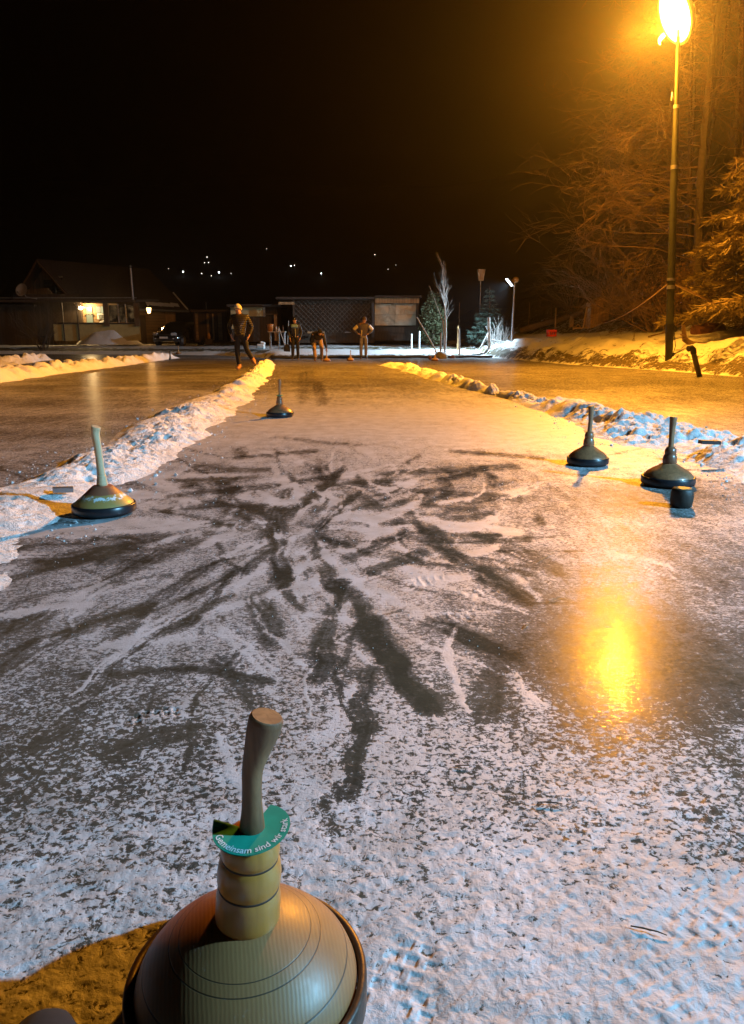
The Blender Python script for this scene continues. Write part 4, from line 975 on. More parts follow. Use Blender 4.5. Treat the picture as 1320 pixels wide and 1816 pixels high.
# entrance side: orange boarded wall right of the veranda
rot2 = Euler((0, 0, math.atan2(d2.y, d2.x)))
m = MB(); m.box(hp(-.06, 3.6, 1.25), (6.6, .08, 2.6), rot2); m.build('entrance_wall', M['logs'], house, smooth=False)
m = MB(); m.box(hp(-.12, 4.6, 1.0), (.95, .08, 2.0), rot2); dr = m.build('door', M['darkwood'], house, smooth=False)
m = MB(); m.lathe([(0, -.03), (.03, 0), (0, .03)], 8, c=hp(-.2, 4.25, 1.0)); m.build('handle', M['galv'], dr)
# satellite dish
dp = atY(40, 515, 48.5)
dish = empty('satellite_dish', (dp.x, dp.y, dp.z - .5), 0, 'round pale satellite dish left of the chalet gable', 'satellite dish')
m = MB(); m.lathe([(.40 * k / 8, .10 * (k / 8) ** 2) for k in range(9)] + [(.41, .10), (.40 * 7 / 8, .055), (0, -.02)], 28); m.build('reflector', M['paleframe'], dish); dd = bpy.data.objects['reflector']; dd.location = (0, 0, .5); dd.rotation_euler = (math.radians(72), 0, math.radians(-12))
m = MB(); m.tube([(0, .06, .45), (.15, .1, .1), (.45, .12, .05), (.75, .3, .0)], .035, 8); m.build('bracket', M['galv'], dish)
m = MB(); m.tube([(-.05, -.05, .12), (-.12, -.42, .36)], .015, 6); m.box((-.12, -.44, .38), (.07, .1, .07)); m.build('receiver_arm', M['rubber'], dish)
# left annex under the dish
an = empty('timber_annex', (atY(20, 600, 49).x, 49.4, .45), 0, 'dark timber annex standing left of the chalet', 'shed')
m = MB(); m.box((-1.2, 1.2, 1.0), (5.4, 2.6, 2.9)); m.build('wall', M['darkwood'], an, smooth=False)
m = MB(); m.box((-1.2, 1.1, 2.55), (5.9, 3.2, .12), Euler((.06, 0, 0))); m.build('roof', M['tiles'], an, smooth=False)

def twigs(mb, p, d, L, r, depth, spread=.5, up=.1, n=(2, 3), seg=4, minr=.004, sides=4, wob=.12, down=0.0):
    pts = [p]; rad = [r]; q = Vector(p); dd = Vector(d).normalized()
    for i in range(seg):
        dd = (dd + Vector((random.gauss(0, wob), random.gauss(0, wob), random.gauss(0, wob) + up - down))).normalized()
        q = q + dd * (L / seg); pts.append(q.copy()); rad.append(max(minr * .6, r * (1 - .55 * (i + 1) / seg)))
    mb.tube(pts, rad, n=sides if r > .012 else 3, cap=False)
    if depth <= 0: return
    for k in range(random.randint(*n)):
        i = random.randint(max(1, seg // 3), seg); a = random.uniform(0, 2 * math.pi)
        ax = dd.orthogonal().normalized(); ax.rotate(Matrix.Rotation(a, 3, dd))
        nd = (dd * math.cos(spread) + ax * math.sin(spread) * random.uniform(.6, 1.3)).normalized()
        twigs(mb, pts[i], nd, L * random.uniform(.5, .78), max(rad[i] * .62, minr), depth - 1, spread, up, n, seg, minr, sides, wob, down)
M['bark'] = simple('bark', (0.25, 0.155, 0.09), 0.85, var=0.4, scale=10, bump=.4)
M['bark_dark'] = simple('bark_dark', (0.085, 0.062, 0.045), 0.85, var=0.4, scale=10)
M['bark_pale'] = simple('bark_pale', (0.46, 0.43, 0.40), 0.8, var=0.35, scale=9)
M['deadleaf'] = simple('deadleaf', (0.34, 0.17, 0.055), 0.8, var=0.45, scale=14)
M['needles'] = simple('needles', (0.055, 0.065, 0.022), 0.75, var=0.4, scale=5)
M['needles_gold'] = simple('needles_gold', (0.27, 0.20, 0.065), 0.75, var=0.45, scale=4)
M['needles_blue'] = simple('needles_blue', (0.055, 0.10, 0.075), 0.75, var=0.4, scale=8)

# bare bush in front of the annex
p = Vector((atY(78, 604, 44).x, 44.0, G(atY(78, 604, 44).x, 44.0))); sh = empty('bare_shrub', p, 0, 'bare leafless shrub standing in front of the chalet at far left', 'shrub')
m = MB()
for k in range(13):
    a = random.uniform(0, 6.28); twigs(m, Vector((random.uniform(-.25, .25), random.uniform(-.15, .15), 0)), (math.cos(a) * .5, math.sin(a) * .4, 1), random.uniform(1.1, 1.7), .030, 3, .45, .05, (2, 3), 4, .006)
m.build('branches', M['bark_dark'], sh)
# snow heap
p = hit(192, 612); 
n1, n2 = 40, 20
vs = [(0, 0, 1.0)]; m = MB(); rows = []
PX = np.zeros((n2, n1)); PY = PX.copy(); PZ = PX.copy()
for i in range(n2):
    for k in range(n1):
        a = 2 * math.pi * k / (n1 - 1); r = i / (n2 - 1)
        PX[i, k] = r * 1.95 * math.cos(a) * (1 + .1 * math.sin(3 * a)); PY[i, k] = r * 1.3 * math.sin(a)
        PZ[i, k] = 1.02 * max(0, 1 - r) ** .95 * (1 + .0 * r) - .05
PZ += (fbm(PX * 2 + 9, PY * 2, 4) - .5) * .30 * np.sin(np.pi * np.linspace(0, 1, n2))[:, None]
heap = grid_mesh('snow_heap', PX, PY, PZ, M['snow']); heap.location = p + Vector((0, 0, .12)); heap.scale = (1.05, 1, 1.6); tag(heap, 'tall greyish heap of shovelled snow in front of the chalet', 'snow heap')
# dark shrubs under the parapet
# ------------------------------------------------------------------ car
cp = atY(291, 600, 45.6)
car = empty('parked_car', (cp.x, cp.y, G(cp.x, cp.y)), math.radians(-12), 'dark parked car facing the rink beside the chalet', 'car')
M['carpaint'] = simple('carpaint', (0.010, 0.010, 0.012), 0.18, var=0.1); M['carpaint'].node_tree.nodes['Principled BSDF'].inputs['Coat Weight'].default_value = 1.0
M['plate'] = simple('plate', (0.78, 0.76, 0.74), 0.4, var=0.05); M['lampglass'] = simple('lampglass', (0.55, 0.56, 0.58), 0.12)
prof = [(-.0, .32), (.0, .62), (.12, .78), (1.05, .95), (1.65, 1.42), (2.2, 1.52), (3.3, 1.50), (3.95, 1.05), (4.2, .95), (4.25, .40), (4.1, .30)]
m = MB(); W = .86; rows = []
nsl = 9
for i, (yy, zz) in enumerate(prof):
    top = zz > .98
    row = []
    for k in range(nsl):
        s_ = -1 + 2 * k / (nsl - 1); w_ = W * (.74 if zz > 1.3 else (.86 if top else 1.0)) * (.93 if yy < .05 or yy > 4.2 else 1)
        row.append((s_ * w_, yy + .16 * s_ * s_ * (1 if yy < 1.7 else -1) * (1 if i in (0, 1, 2, 8, 9, 10) else .5), zz - .05 * s_ ** 4))
    rows.append(row)
vs = [p for r in rows for p in r]; fs = []
for i in range(len(prof) - 1):
    for k in range(nsl - 1): fs.append((i * nsl + k, i * nsl + k + 1, (i + 1) * nsl + k + 1, (i + 1) * nsl + k))
for s_, rev in ((0, False), (nsl - 1, True)):
    f = tuple(i * nsl + s_ for i in range(len(prof))); fs.append(f if not rev else f[::-1])
fs.append(tuple(range(nsl))[::-1] + tuple((len(prof) - 1) * nsl + k for k in range(nsl)))
m.add(vs, fs); m.build('body', M['carpaint'], car)
m = MB(); m.add([(-.66, 1.08, 1.0), (.66, 1.08, 1.0), (.58, 1.60, 1.39), (-.58, 1.60, 1.39), (-.66, 1.10, .98), (.66, 1.10, .98), (.58, 1.63, 1.37), (-.58, 1.63, 1.37)], [(0, 1, 2, 3), (7, 6, 5, 4), (0, 4, 5, 1), (2, 6, 7, 3)], True); m.build('windscreen', M['darkglass'], car, smooth=False)
for s_ in (-1, 1):
    m = MB(); m.add([(s_ * .80, 1.35, 1.03), (s_ * .80, 3.55, 1.05), (s_ * .70, 3.15, 1.40), (s_ * .68, 1.85, 1.38), (s_ * .77, 1.35, 1.03), (s_ * .77, 3.55, 1.05), (s_ * .67, 3.15, 1.40), (s_ * .65, 1.85, 1.38)], [(0, 1, 2, 3), (7, 6, 5, 4), (0, 4, 5, 1), (1, 5, 6, 2), (2, 6, 7, 3), (3, 7, 4, 0)], True); m.build('side_window', M['darkglass'], car, smooth=False)
    m = MB(); m.box((s_ * .60, .10, .72), (.34, .14, .15), Euler((-.5, 0, s_ * .25)), bev=.03); hl = m.build('headlight', M['lampglass'], car)
    m = MB(); m.lathe([(0, -.03), (.05, -.02), (.06, .02), (0, .03)], 10, c=(s_ * .58, .03, .46)); m.build('fog_light', M['lampglass'], car)
    m = MB(); m.box((s_ * 1.0, 1.45, 1.06), (.18, .10, .13), bev=.03); m.build('mirror', M['carpaint'], car)
    for yy in (.82, 3.42):
        m = MB(); pr_ = [(.0, -.10), (.31, -.10), (.33, -.07), (.33, .07), (.31, .10), (0, .10)]
        m.lathe(pr_, 24); wv = m.build('wheel', M['rubber'], car); wv.location = (s_ * .80, yy, .33); wv.rotation_euler = (0, math.radians(90), 0)
        m = MB(); m.lathe([(0, .105 * s_), (.06, .112 * s_), (.19, .106 * s_), (.21, .098 * s_)], 20, caps=False); m.build('rim', M['galv'], wv)
m = MB(); m.box((0, -.045, .52), (.52, .02, .115), Euler((0, 0, 0)), bev=.004); m.build('number_plate', M['plate'], car)
m = MB(); m.box((0, .0, .68), (.9, .05, .09), bev=.02); m.build('grille', M['rubber'], car)

# ------------------------------------------------------------------ sheds behind the far end
def bx(name, u0, v0, u1, v1, Yf, depth, mat, parent, base=None):
    a = atY(u0, v0, Yf); b = atY(u1, v1, Yf); o_ = parent.location
    m = MB(); m.box(((a.x + b.x) / 2 - o_.x, Yf + depth / 2 - o_.y, (a.z + b.z) / 2 - o_.z), (abs(b.x - a.x), depth, abs(a.z - b.z)))
    return m.build(name, mat, parent, smooth=False)
ws = empty('wood_shed', (atY(372, 600, 47).x, 47, .5), 0, 'dark wood shed between the parked car and the cream shed', 'shed')
bx('wall', 343, 553, 404, 606, 47.4, 2.5, M['darkwood'], ws); bx('roof', 338, 549, 410, 553, 46.9, 3.4, M['tiles'], ws)
for u0, u1, mt in ((346, 353, 'logs'), (366, 372, 'logs'), (376, 381, 'boards'), (386, 395, 'logs')): bx('door', u0, 556, u1, 603, 47.30, .06, M[mt], ws)
bx('pipe', 365.2, 536, 366.4, 553, 47.2, .06, M['galv'], ws)
p = hit(370, 605); m = MB(); m.lathe([(0, 0), (.09, 0), (.10, .25), (.06, .32), (.06, .36), (0, .37)], 12)
M['amber'] = simple('amber', (0.60, 0.28, 0.06), 0.5)
tag(m.build('canister', M['amber'], loc=(atY(370, 584, 46.6).x, 46.6, .55 + .28)), 'small amber canister on a block before the dark wood shed', 'canister')
m = MB(); m.box((0, 0, .17), (.4, .35, .34), bev=.02); tag(m.build('chopping_block', M['bark_dark'], loc=(atY(370, 584, 46.6).x, 46.6, .49)), 'dark block under the amber canister by the wood shed', 'block')
M['cream'] = simple('cream', (0.58, 0.47, 0.24), 0.75, var=0.15, scale=3)
cs = empty('cream_shed', (atY(440, 600, 44).x, 44, .5), 0, 'low shed with cream panels behind the striding man', 'shed')
bx('wall', 408, 545, 493, 606, 44.6, 2.2, M['darkwood'], cs); bx('roof', 402, 539.5, 498, 543.5, 43.7, 3.6, M['tiles'], cs)
pn = bx('panel', 409, 545, 469.5, 561, 44.45, .08, M['cream'], cs); bx('post', 409, 561, 416, 583, 44.45, .10, M['cream'], cs); bx('post', 409, 583, 416, 606, 44.45, .10, M['darkwood'], cs)
for u in (417.5, 421.5): bx('hook', u, 549, u + 1.0, 556, 44.36, .06, M['rafter'], pn)
bx('panel_edge', 467, 544.6, 471, 561.5, 44.40, .10, M['paleframe'], cs)
bx('beam', 470, 556, 493, 558, 44.3, .12, M['rafter'], cs); bx('post', 486, 558, 492, 604, 44.2, .14, M['boards'], cs)
for u, v0 in ((480, 566), (497, 560)):
    pass
# lattice shed and metal-sheet shed under one long roofline
ls = empty('lattice_shed', (atY(580, 600, 43).x, 43, .5), 0, 'long low shed with a dark diagonal lattice wall behind the players', 'shed')
bx('wall', 523, 531, 664, 608, 43.3, 2.2, M['darkwood'], ls)
bx('roof', 489, 526.5, 664, 530.2, 42.3, 4.2, M['tiles'], ls); bx('fascia', 494, 535.5, 522, 540, 42.6, .08, M['boards'], ls)
lat = MB(); a = atY(523, 533, 43.1); b = atY(658, 590, 43.1); o_ = ls.location
Wl = b.x - a.x; Hl = a.z - b.z; st = .27
for sgn in (1, -1):
    k = -Hl
    while k < Wl:
        x0_, x1_ = k, k + Hl; z0_, z1_ = 0.0, Hl
        if x0_ < 0: z0_ = -x0_; x0_ = 0
        if x1_ > Wl: z1_ = Hl - (x1_ - Wl); x1_ = Wl
        if x1_ - x0_ > .05:
            p0 = Vector((x0_, 0, z0_)); p1 = Vector((x1_, 0, z1_))
            if sgn < 0: p0.z, p1.z = Hl - p0.z, Hl - p1.z
            off = Vector((a.x - o_.x, 43.12 + .03 * sgn - o_.y, b.z - o_.z)); lat.tube([p0 + off, p1 + off], .021, 4, cap=False)
        k += st
M['lattice'] = simple('lattice', (0.12, 0.095, 0.075), 0.8, scale=8)
lat.build('lattice', M['lattice'], ls, smooth=False); bx('post', 519, 531, 524, 606, 42.95, .16, M['darkwood'], ls)
bx('bench', 545, 588, 575, 591, 42.2, .5, M['boards'], ls); bx('shelf', 612, 588.5, 621, 590, 42.6, .3, M['galv'], ls)
ms = empty('metal_sheet_shed', (atY(702, 600, 43).x, 43, .6), 0, 'shed front clad with dented shiny metal sheets, right of the lattice', 'shed')
bx('wall', 664.5, 534, 742, 604, 43.4, 2.0, M['darkwood'], ms); bx('roof', 664.5, 524, 748, 527.5, 42.4, 4.0, M['tiles'], ms)
a = atY(665, 526.5, 42.8); b = atY(745, 537.5, 42.8)
bx('fascia', 665.5, 527.6, 744, 537.5, 42.75, .10, M['boards'], ms)
bx('post', 659.5, 537, 664, 598, 42.9, .16, simple('bluepost', (0.10, 0.11, 0.14), 0.7), ms)
t = NT('dented'); n = t.noise(1.6, 3, 0.5, None, 0.8); t.base((0.52, 0.47, 0.36)); t.rough(0.48); t.b.inputs['Metallic'].default_value = 0.25; t.normal(t.bump(n, 0.9, 0.10)); M['dented'] = t.m
for (u0, u1, v0, v1) in ((665, 702, 538.5, 558), (702.3, 738, 538.5, 558), (665, 700, 558.3, 577), (700.3, 738, 558.3, 577)):
    nu, nv = 14, 9; A_ = atY(u0, v0, 43.1); B_ = atY(u1, v1, 43.1); U, V = np.meshgrid(np.linspace(A_.x, B_.x, nu), np.linspace(B_.z, A_.z, nv))
    D = (fbm(U * 2.2 + 5, V * 2.2, 3) - .5) * .16
    o = grid_mesh('metal_sheet', U - ms.location.x, 43.15 + D - ms.location.y, V - ms.location.z, M['dented']); o.parent = ms
bx('bottom_board', 665, 580, 738, 590, 43.3, .06, M['darkwood'], ms)
for u in (735, 743): pass

# far-end rubber hose lying along the edge of the ice
m = MB(); pts = []
for k in range(40):
    u = 482 + (872 - 482) * k / 39; Yh = 32.3 + 2.0 * k / 39; pts.append(((u - 660) / FPX * Yh * .985, Yh, .065 + .012 * math.sin(k * 1.3)))
m.tube(pts, .065, 10); M['hose'] = simple('hose', (0.014, 0.013, 0.013), 0.5)
tag(m.build('pipe', M['hose']), 'long black pipe lying across the far end of the ice', 'pipe')
# table with bucket, bottles and glasses
tp = hit(490, 612); T0 = Vector((atY(492, 600, 37).x, 37.0, G(atY(492, 600, 37).x, 37.0)))
tb = empty('table', T0, 0, 'narrow folding table with an orange bucket and bottles beside the shed', 'table')
tz = .84
m = MB(); m.box((0, 0, tz), (.86, .5, .04), bev=.008); m.build('tabletop', M['paleframe'], tb)
for u in (-.34, .08, .36):
    m = MB(); m.tube([(u, -.2, .0), (u, -.2, tz - .02)], .018, 8); m.tube([(u, .2, .0), (u, .2, tz - .02)], .018, 8); m.build('leg', M['galv'], tb)
M['orange'] = simple('orange', (0.62, 0.22, 0.045), 0.45, var=0.1)
def onT(dx, dy=0): return T0 + Vector((dx, dy, tz + .02))
o = empty('bucket', onT(-.33), 0, 'orange bucket standing on the left end of the table', 'bucket')
m = MB(); m.lathe([(0, .0), (.12, 0), (.165, .34), (.175, .345), (.160, .338), (.115, .012), (0, .012)], 24); m.build('tub', M['orange'], o)
m = MB(); m.tube([(-.17, 0, .33), (-.12, -.14, .27), (0, -.2, .24), (.12, -.14, .27), (.17, 0, .33)], .006, 6); m.build('handle', M['galv'], o)
def bottle(dx, h, r, mat, lab):
    m = MB(); m.lathe([(0, 0), (r, 0), (r, h * .58), (r * .8, h * .68), (r * .35, h * .80), (r * .33, h * .97), (r * .38, h), (0, h)], 14)
    o = m.build('bottle', mat, loc=onT(dx, -.1)); tag(o, lab, 'bottle', 'bottles on the table')
M['bottlewhite'] = simple('bottlewhite', (0.62, 0.62, 0.62), 0.25); M['bottlebrown'] = simple('bottlebrown', (0.10, 0.045, 0.02), 0.15)
bottle(-.10, .24, .04, M['bottlebrown'], 'brown bottle right next to the orange bucket'); bottle(-.02, .26, .04, M['bottlewhite'], 'whitish bottle in the middle of the table'); bottle(.09, .22, .045, M['bottlewhite'], 'squat pale bottle right of the middle of the table'); bottle(.30, .30, .035, M['bottlebrown'], 'tall dark bottle at the right end of the table')
# white things on the bench behind the table
p = atY(462, 587, 39)
m = MB(); m.box((0, 0, .12), (.42, .3, .26), bev=.05); m.box((.1, 0, .30), (.28, .24, .14), Euler((0, .3, 0)), bev=.05)
tag(m.build('sack', M['white'], loc=(p.x - .0, 39.0, G(p.x, 39.0))), 'crumpled white sack lying on the ground behind the table', 'sack')
# shovel and broom
def pole_tool(name, foot, top, head, lab, cat, hm):
    o = empty(name, foot, 0, lab, cat); t_ = Vector(top) - Vector(foot)
    m = MB(); m.tube([Vector((0, 0, .03)), t_], .017, 8); m.build('shaft', M['bark_pale'], o); head(o, hm)
def sh_head(o, hm):
    m = MB(); m.add([(-.02, 0, .34), (.02, 0, .34), (.15, -.03, .27), (.17, -.06, .0), (-.14, -.06, .0), (-.13, -.03, .27), (-.02, .02, .34), (.02, .02, .34), (.15, -.01, .27), (.17, -.04, .0), (-.14, -.04, .0), (-.13, -.01, .27)], [(0, 5, 4, 3, 2, 1), (6, 7, 8, 9, 10, 11), (2, 3, 9, 8), (4, 5, 11, 10), (3, 4, 10, 9)], True); m.build('blade', hm, o, smooth=False)
f = atY(509, 622, 35.2); f.z = G(f.x, f.y); tp_ = atY(495, 582, 35.6); pole_tool('shovel', f, tp_, sh_head, 'snow shovel with pale shaft leaning against the right end of the table', 'shovel', M['rubber'])
def br_head(o, hm):
    m = MB(); m.box((0, 0, .09), (.24, .08, .12), bev=.02); m.build('bristles', hm, o)
f = atY(510, 614, 37.5); f.z = G(f.x, f.y); pole_tool('broom', f, f + Vector((.06, .25, 1.3)), br_head, 'broom with reddish head standing by the lattice shed', 'broom', M['rust'])

# ------------------------------------------------------------------ behind the far end, right of the sheds
def at_px(u, v, Y):
    q = atY(u, v, Y); return Vector((q.x, Y, G(q.x, Y)))
def topz(v, Y): return atY(660, v, Y).z
# young birch
p = at_px(789, 612, 34.8); br = empty('young_birch', p, 0, 'slender pale leafless young tree with a supporting stake', 'tree')
Ht = topz(470, 34.8) - p.z
m = MB(); pts = []; rad = []
for i in range(9):
    t = i / 8; pts.append(Vector((-.10 * t + .06 * math.sin(t * 5), 0, Ht * t))); rad.append(.052 * (1 - t) ** .8 + .005)
m.tube(pts, rad, 8); m.build('trunk', M['bark_pale'], br)
m = MB()
for k in range(26):
    i = random.randint(3, 7); a = random.uniform(0, 6.28)
    twigs(m, pts[i] + (pts[i + 1] - pts[i]) * random.random(), (math.cos(a) * .55, math.sin(a) * .55, .85), random.uniform(.35, 1.0) * (1.5 - i * .13), .012, 2, .35, .06, (1, 3), 4, .0035, 4, .05)
m.build('branches', M['bark_pale'], br)
m = MB(); m.tube([(.03, -.06, 0), (-.12, -.07, 1.75)], .042, 8); m.build('stake', M['galv'], br)
m = MB(); m.tube([(-.05, -.05, 1.5), (-.75, .0, 3.2)], [.016, .008], 6); m.build('long_branch', M['bark_pale'], br)
# dark evergreen left of it
def leaf_cloud(name, mat, parent, blobs, n, size, flat=.4, hang=0.0):
    m = MB()
    for _ in range(n):
        c, r = random.choice(blobs); 
        while True:
            q = Vector((random.uniform(-1, 1), random.uniform(-1, 1), random.uniform(-1, 1)))
            if q.length < 1: break
        q = q.normalized() * (q.length ** .5)
        p_ = Vector((c[0] + q.x * r[0], c[1] + q.y * r[1], c[2] + q.z * r[2]))
        d = Vector((random.gauss(0, 1), random.gauss(0, 1), random.gauss(0, .6) - hang)).normalized(); e = d.orthogonal().normalized(); e.rotate(Matrix.Rotation(random.uniform(0, 6.28), 3, d))
        s = size * random.uniform(.5, 1.4)
        m.add([p_, p_ + d * s * .5 + e * s * flat * .5, p_ + d * s, p_ + d * s * .5 - e * s * flat * .5], [(0, 1, 2, 3)])
    return m.build(name, mat, parent, smooth=False)
p = at_px(768, 600, 40); th = empty('thuja', p, 0, 'dense dark evergreen bush at the right end of the metal sheet shed', 'bush')
m = MB(); m.tube([(0, 0, 0), (.05, 0, 1.2), (0, 0, 2.2)], [.07, .05, .02], 7); m.build('trunk', M['bark_dark'], th)
leaf_cloud('foliage', M['needles'], th, [((0, 0, .9), (.75, .6, .9)), ((-.15, 0, 1.6), (.5, .45, .8)), ((.25, 0, 1.4), (.45, .4, .7)), ((-.05, 0, 2.2), (.28, .28, .6))], 5200, .16, .35)

def conifer(name, p, h, rw, label, mats, whorls, per, needle, seed, droop=.25, group=None, nl=1.0, sparse_top=False, dense=1.0):
    random.seed(seed)
    o = empty(name, p, 0, label, 'tree', group)
    m = MB(); m.tube([(0, 0, 0), (.01 * h, 0, h * .5), (0, 0, h)], [h * .018 + .01, h * .011 + .005, .006], 8); m.build('trunk', mats[0], o)
    bm = MB(); nm = MB()
    for w in range(whorls):
        t = (w + .35) / whorls; z = h * (.06 + .90 * t); L = rw * (1 - t) ** .85 + .04 * rw
        if sparse_top and t > .62: L *= .75
        for k in range(per):
            a = 2 * math.pi * (k + random.uniform(-.35, .35)) / per + w * 1.3; Lk = L * random.uniform(.75, 1.15)
            dx, dy = math.cos(a), math.sin(a); pts = []
            for i in range(6):
                s = i / 5; pts.append(Vector((dx * Lk * s, dy * Lk * s, z + Lk * (.10 * s - droop * s * s * 1.2 + .16 * s ** 3))))
            bm.tube(pts, [max(.004, .012 * Lk * (1 - .8 * i / 5)) for i in range(6)], 4, cap=False)
            side = Vector((-dy, dx, 0)); skip = sparse_top and t > .62
            nsub = max(5, int(Lk / (needle * .36) * dense)) if not skip else max(3, int(Lk / (needle * .9)))
            for j in range(nsub):
                s = .10 + .9 * (j + random.random() * .8) / nsub; q = pts[0].lerp(pts[-1], 0); ii = min(int(s * 5), 4); q = pts[ii].lerp(pts[ii + 1], s * 5 - ii)
                for sg in (-1, 1):
                    ln_ = Lk * .34 * (1.12 - s) * random.uniform(.6, 1.2) + needle * .8
                    d = (Vector((dx, dy, 0)) * .75 + side * sg * random.uniform(.5, 1.0) + Vector((0, 0, random.uniform(-.55, .1) - droop * .5))).normalized()
                    nt = max(2, int(ln_ / (needle * .42)))
                    for e in range(nt):
                        b = q + d * ln_ * (e + .3) / nt
                        for q2 in range(2):
                            dd = (d + Vector((random.gauss(0, .45), random.gauss(0, .45), random.gauss(0, .35)))).normalized()
                            wv = dd.orthogonal().normalized(); wv.rotate(Matrix.Rotation(random.uniform(0, 6.28), 3, dd)); sN = needle * random.uniform(.6, 1.25)
                            nm.add([b - wv * sN * .10, b + wv * sN * .10, b + dd * sN * nl + wv * sN * .03, b + dd * sN * nl - wv * sN * .03], [(0, 1, 2, 3)])
    bm.build('branches', mats[0], o); nm.build('needles', mats[1], o, smooth=False)
    return o
p = at_px(866, 596, 39.5)
conifer('young_spruce', p, topz(506, 39.5) - p.z, .98, 'small blue green spruce lit from one side by the white floodlight', (M['bark'], M['needles_blue']), 12, 8, .13, 5, .22, sparse_top=True, nl=1.3)
# tapered box on a thin pole
p = at_px(850, 590, 42); bo = empty('nesting_box', p, 0, 'tapered brown box on a tall thin pole behind the small spruce', 'box on pole')
z1 = topz(498, 42) - p.z; z2 = topz(478, 42) - p.z
m = MB(); m.tube([(0, 0, 0), (0, 0, z1)], .028, 8); m.build('pole', M['galv'], bo)
m = MB(); a_, b_ = .13, .20; m.add([(-a_, -a_, z1), (a_, -a_, z1), (a_, a_, z1), (-a_, a_, z1), (-b_, -b_, z2), (b_, -b_, z2), (b_, b_, z2), (-b_, b_, z2)], [(3, 2, 1, 0), (4, 5, 6, 7), (0, 1, 5, 4), (1, 2, 6, 5), (2, 3, 7, 6), (3, 0, 4, 7)], True); m.build('box', M['boards'], bo, smooth=False)
# white floodlight on its leaning post
FP = at_px(908, 592, 37.0); FH = atY(913, 497, 37.0)
fl = empty('floodlight_post', FP, 0, 'thin leaning post carrying a lit white floodlight beside the small spruce', 'floodlight')
rel = FH - FP
m = MB(); m.tube([(0, 0, -.1), tuple(rel * .5 + Vector((.01, 0, 0))), tuple(rel)], [.05, .045, .04], 10); m.build('post', M['galv'], fl)
m = MB(); m.lathe([(0, -.14), (.10, -.12), (.16, 0), (.13, .10), (0, .14)], 14, c=rel + Vector((.05, 0, .02))); m.box(rel + Vector((-.08, 0, -.06)), (.14, .1, .14), bev=.02); m.build('bracket', M['tan'], fl)
WL = rel + Vector((-.27, -.06, -.10)); wdir = Vector((-.74, -.08, -.66)).normalized()
q = wdir.to_track_quat('-Z', 'Y')
m = MB(); m.box((0, 0, .07), (.30, .46, .12), bev=.03); hs = m.build('housing', M['rubber'], fl); hs.location = WL; hs.rotation_euler = q.to_euler()
m = MB(); m.box((0, 0, 0), (.27, .43, .018), bev=.004); M['ledpanel'] = emit('ledpanel', (0.80, 0.90, 1.0), 12); gl_ = m.build('lit_panel', M['ledpanel'], hs); gl_.location = (0, 0, .002)
# reed-like clump of pale stems
p = at_px(884, 590, 37.8); rc = empty('stem_clump', p, 0, 'clump of pale upright bare stems beside the floodlight post', 'shrub')
m = MB()
for k in range(34):
    xx = random.uniform(-.36, .36); twigs(m, Vector((xx, random.uniform(-.2, .2), 0)), (xx * .6 + random.uniform(-.15, .15), random.uniform(-.2, .2), 1), random.uniform(.5, .95), .013, 1, .25, .05, (1, 2), 3, .005)
m.build('stems', M['bark_pale'], rc)
# posts, rails and stakes
def stake(u, v0, v1, Y, r, lab, mat='bark_pale', lean=0.0, n=6, du=0):
    p_ = at_px(u, v0, Y); z_ = topz(v1, Y) - p_.z
    m = MB(); m.tube([(0, 0, -.1), (lean * z_ * .5, 0, z_ * .5), (lean * z_, 0, z_)], [r, r * .95, r * .85], n); o = m.build('stake', M[mat], loc=p_); tag(o, lab, 'stake')
stake(869, 595, 563, 36.2, .085, 'thick pale post leaning above the brightest snow', 'bark_pale', -.06)
stake(784, 610, 562, 33.6, .034, 'thin pale slanting stake left of the slender tree', 'bark_pale', -.62)
stake(782, 615, 590, 33.3, .05, 'short grey stump post in front of the slender tree', 'galv')
stake(816, 603, 583, 35.0, .05, 'short pale post halfway between slender tree and spruce', 'bark_pale', -.05)
stake(812, 598, 578, 37.0, .035, 'thin short tan stake behind the short pale post', 'tan')
stake(730, 602, 592, 38.0, .045, 'short white stake in front of the metal sheet shed, left of a pair', 'white')
stake(744, 598, 587, 38.5, .045, 'short white stake near the evergreen bush, right of a pair', 'white')
stake(814, 585, 537, 43.0, .02, 'thin dark stake standing alone behind the slender tree', 'bark')
stake(938, 575, 537, 46.0, .03, 'faint dark fence stake right of the floodlight post', 'bark')
stake(985, 576, 546, 42.0, .055, 'pale fence post behind the red crate', 'tan')
stake(977, 575, 538, 47.0, .03, 'dark fence stake left of the pale fence post', 'bark')
stake(1004, 575, 530, 46.0, .03, 'dark thin pole right of the pale fence post', 'bark')
m = MB(); a_ = at_px(833, 601, 35.0); b_ = at_px(868, 590, 36.1); m.tube([a_ + Vector((0, 0, .06)), (a_ + b_) / 2 + Vector((.05, 0, .25)), b_ + Vector((-.05, 0, .78))], [.03, .032, .028], 7); m.tube([(a_ + b_) / 2 + Vector((.05, 0, .25)), (a_ + b_) / 2 + Vector((.35, 0, .62)), b_ + Vector((-.08, 0, .74))], .02, 6)
tag(m.build('slanting_pole', M['bark_pale']), 'bent grey pole slanting down from the thick pale post', 'pole')
m = MB(); a_ = at_px(872, 588, 36.0); m.tube([a_ + Vector((0, 0, .45)), a_ + Vector((.35, .2, .42)), a_ + Vector((.8, .5, .35))], .03, 6)
tag(m.build('rail', M['bark_pale']), 'pale horizontal rail between thick post and stem clump', 'rail')
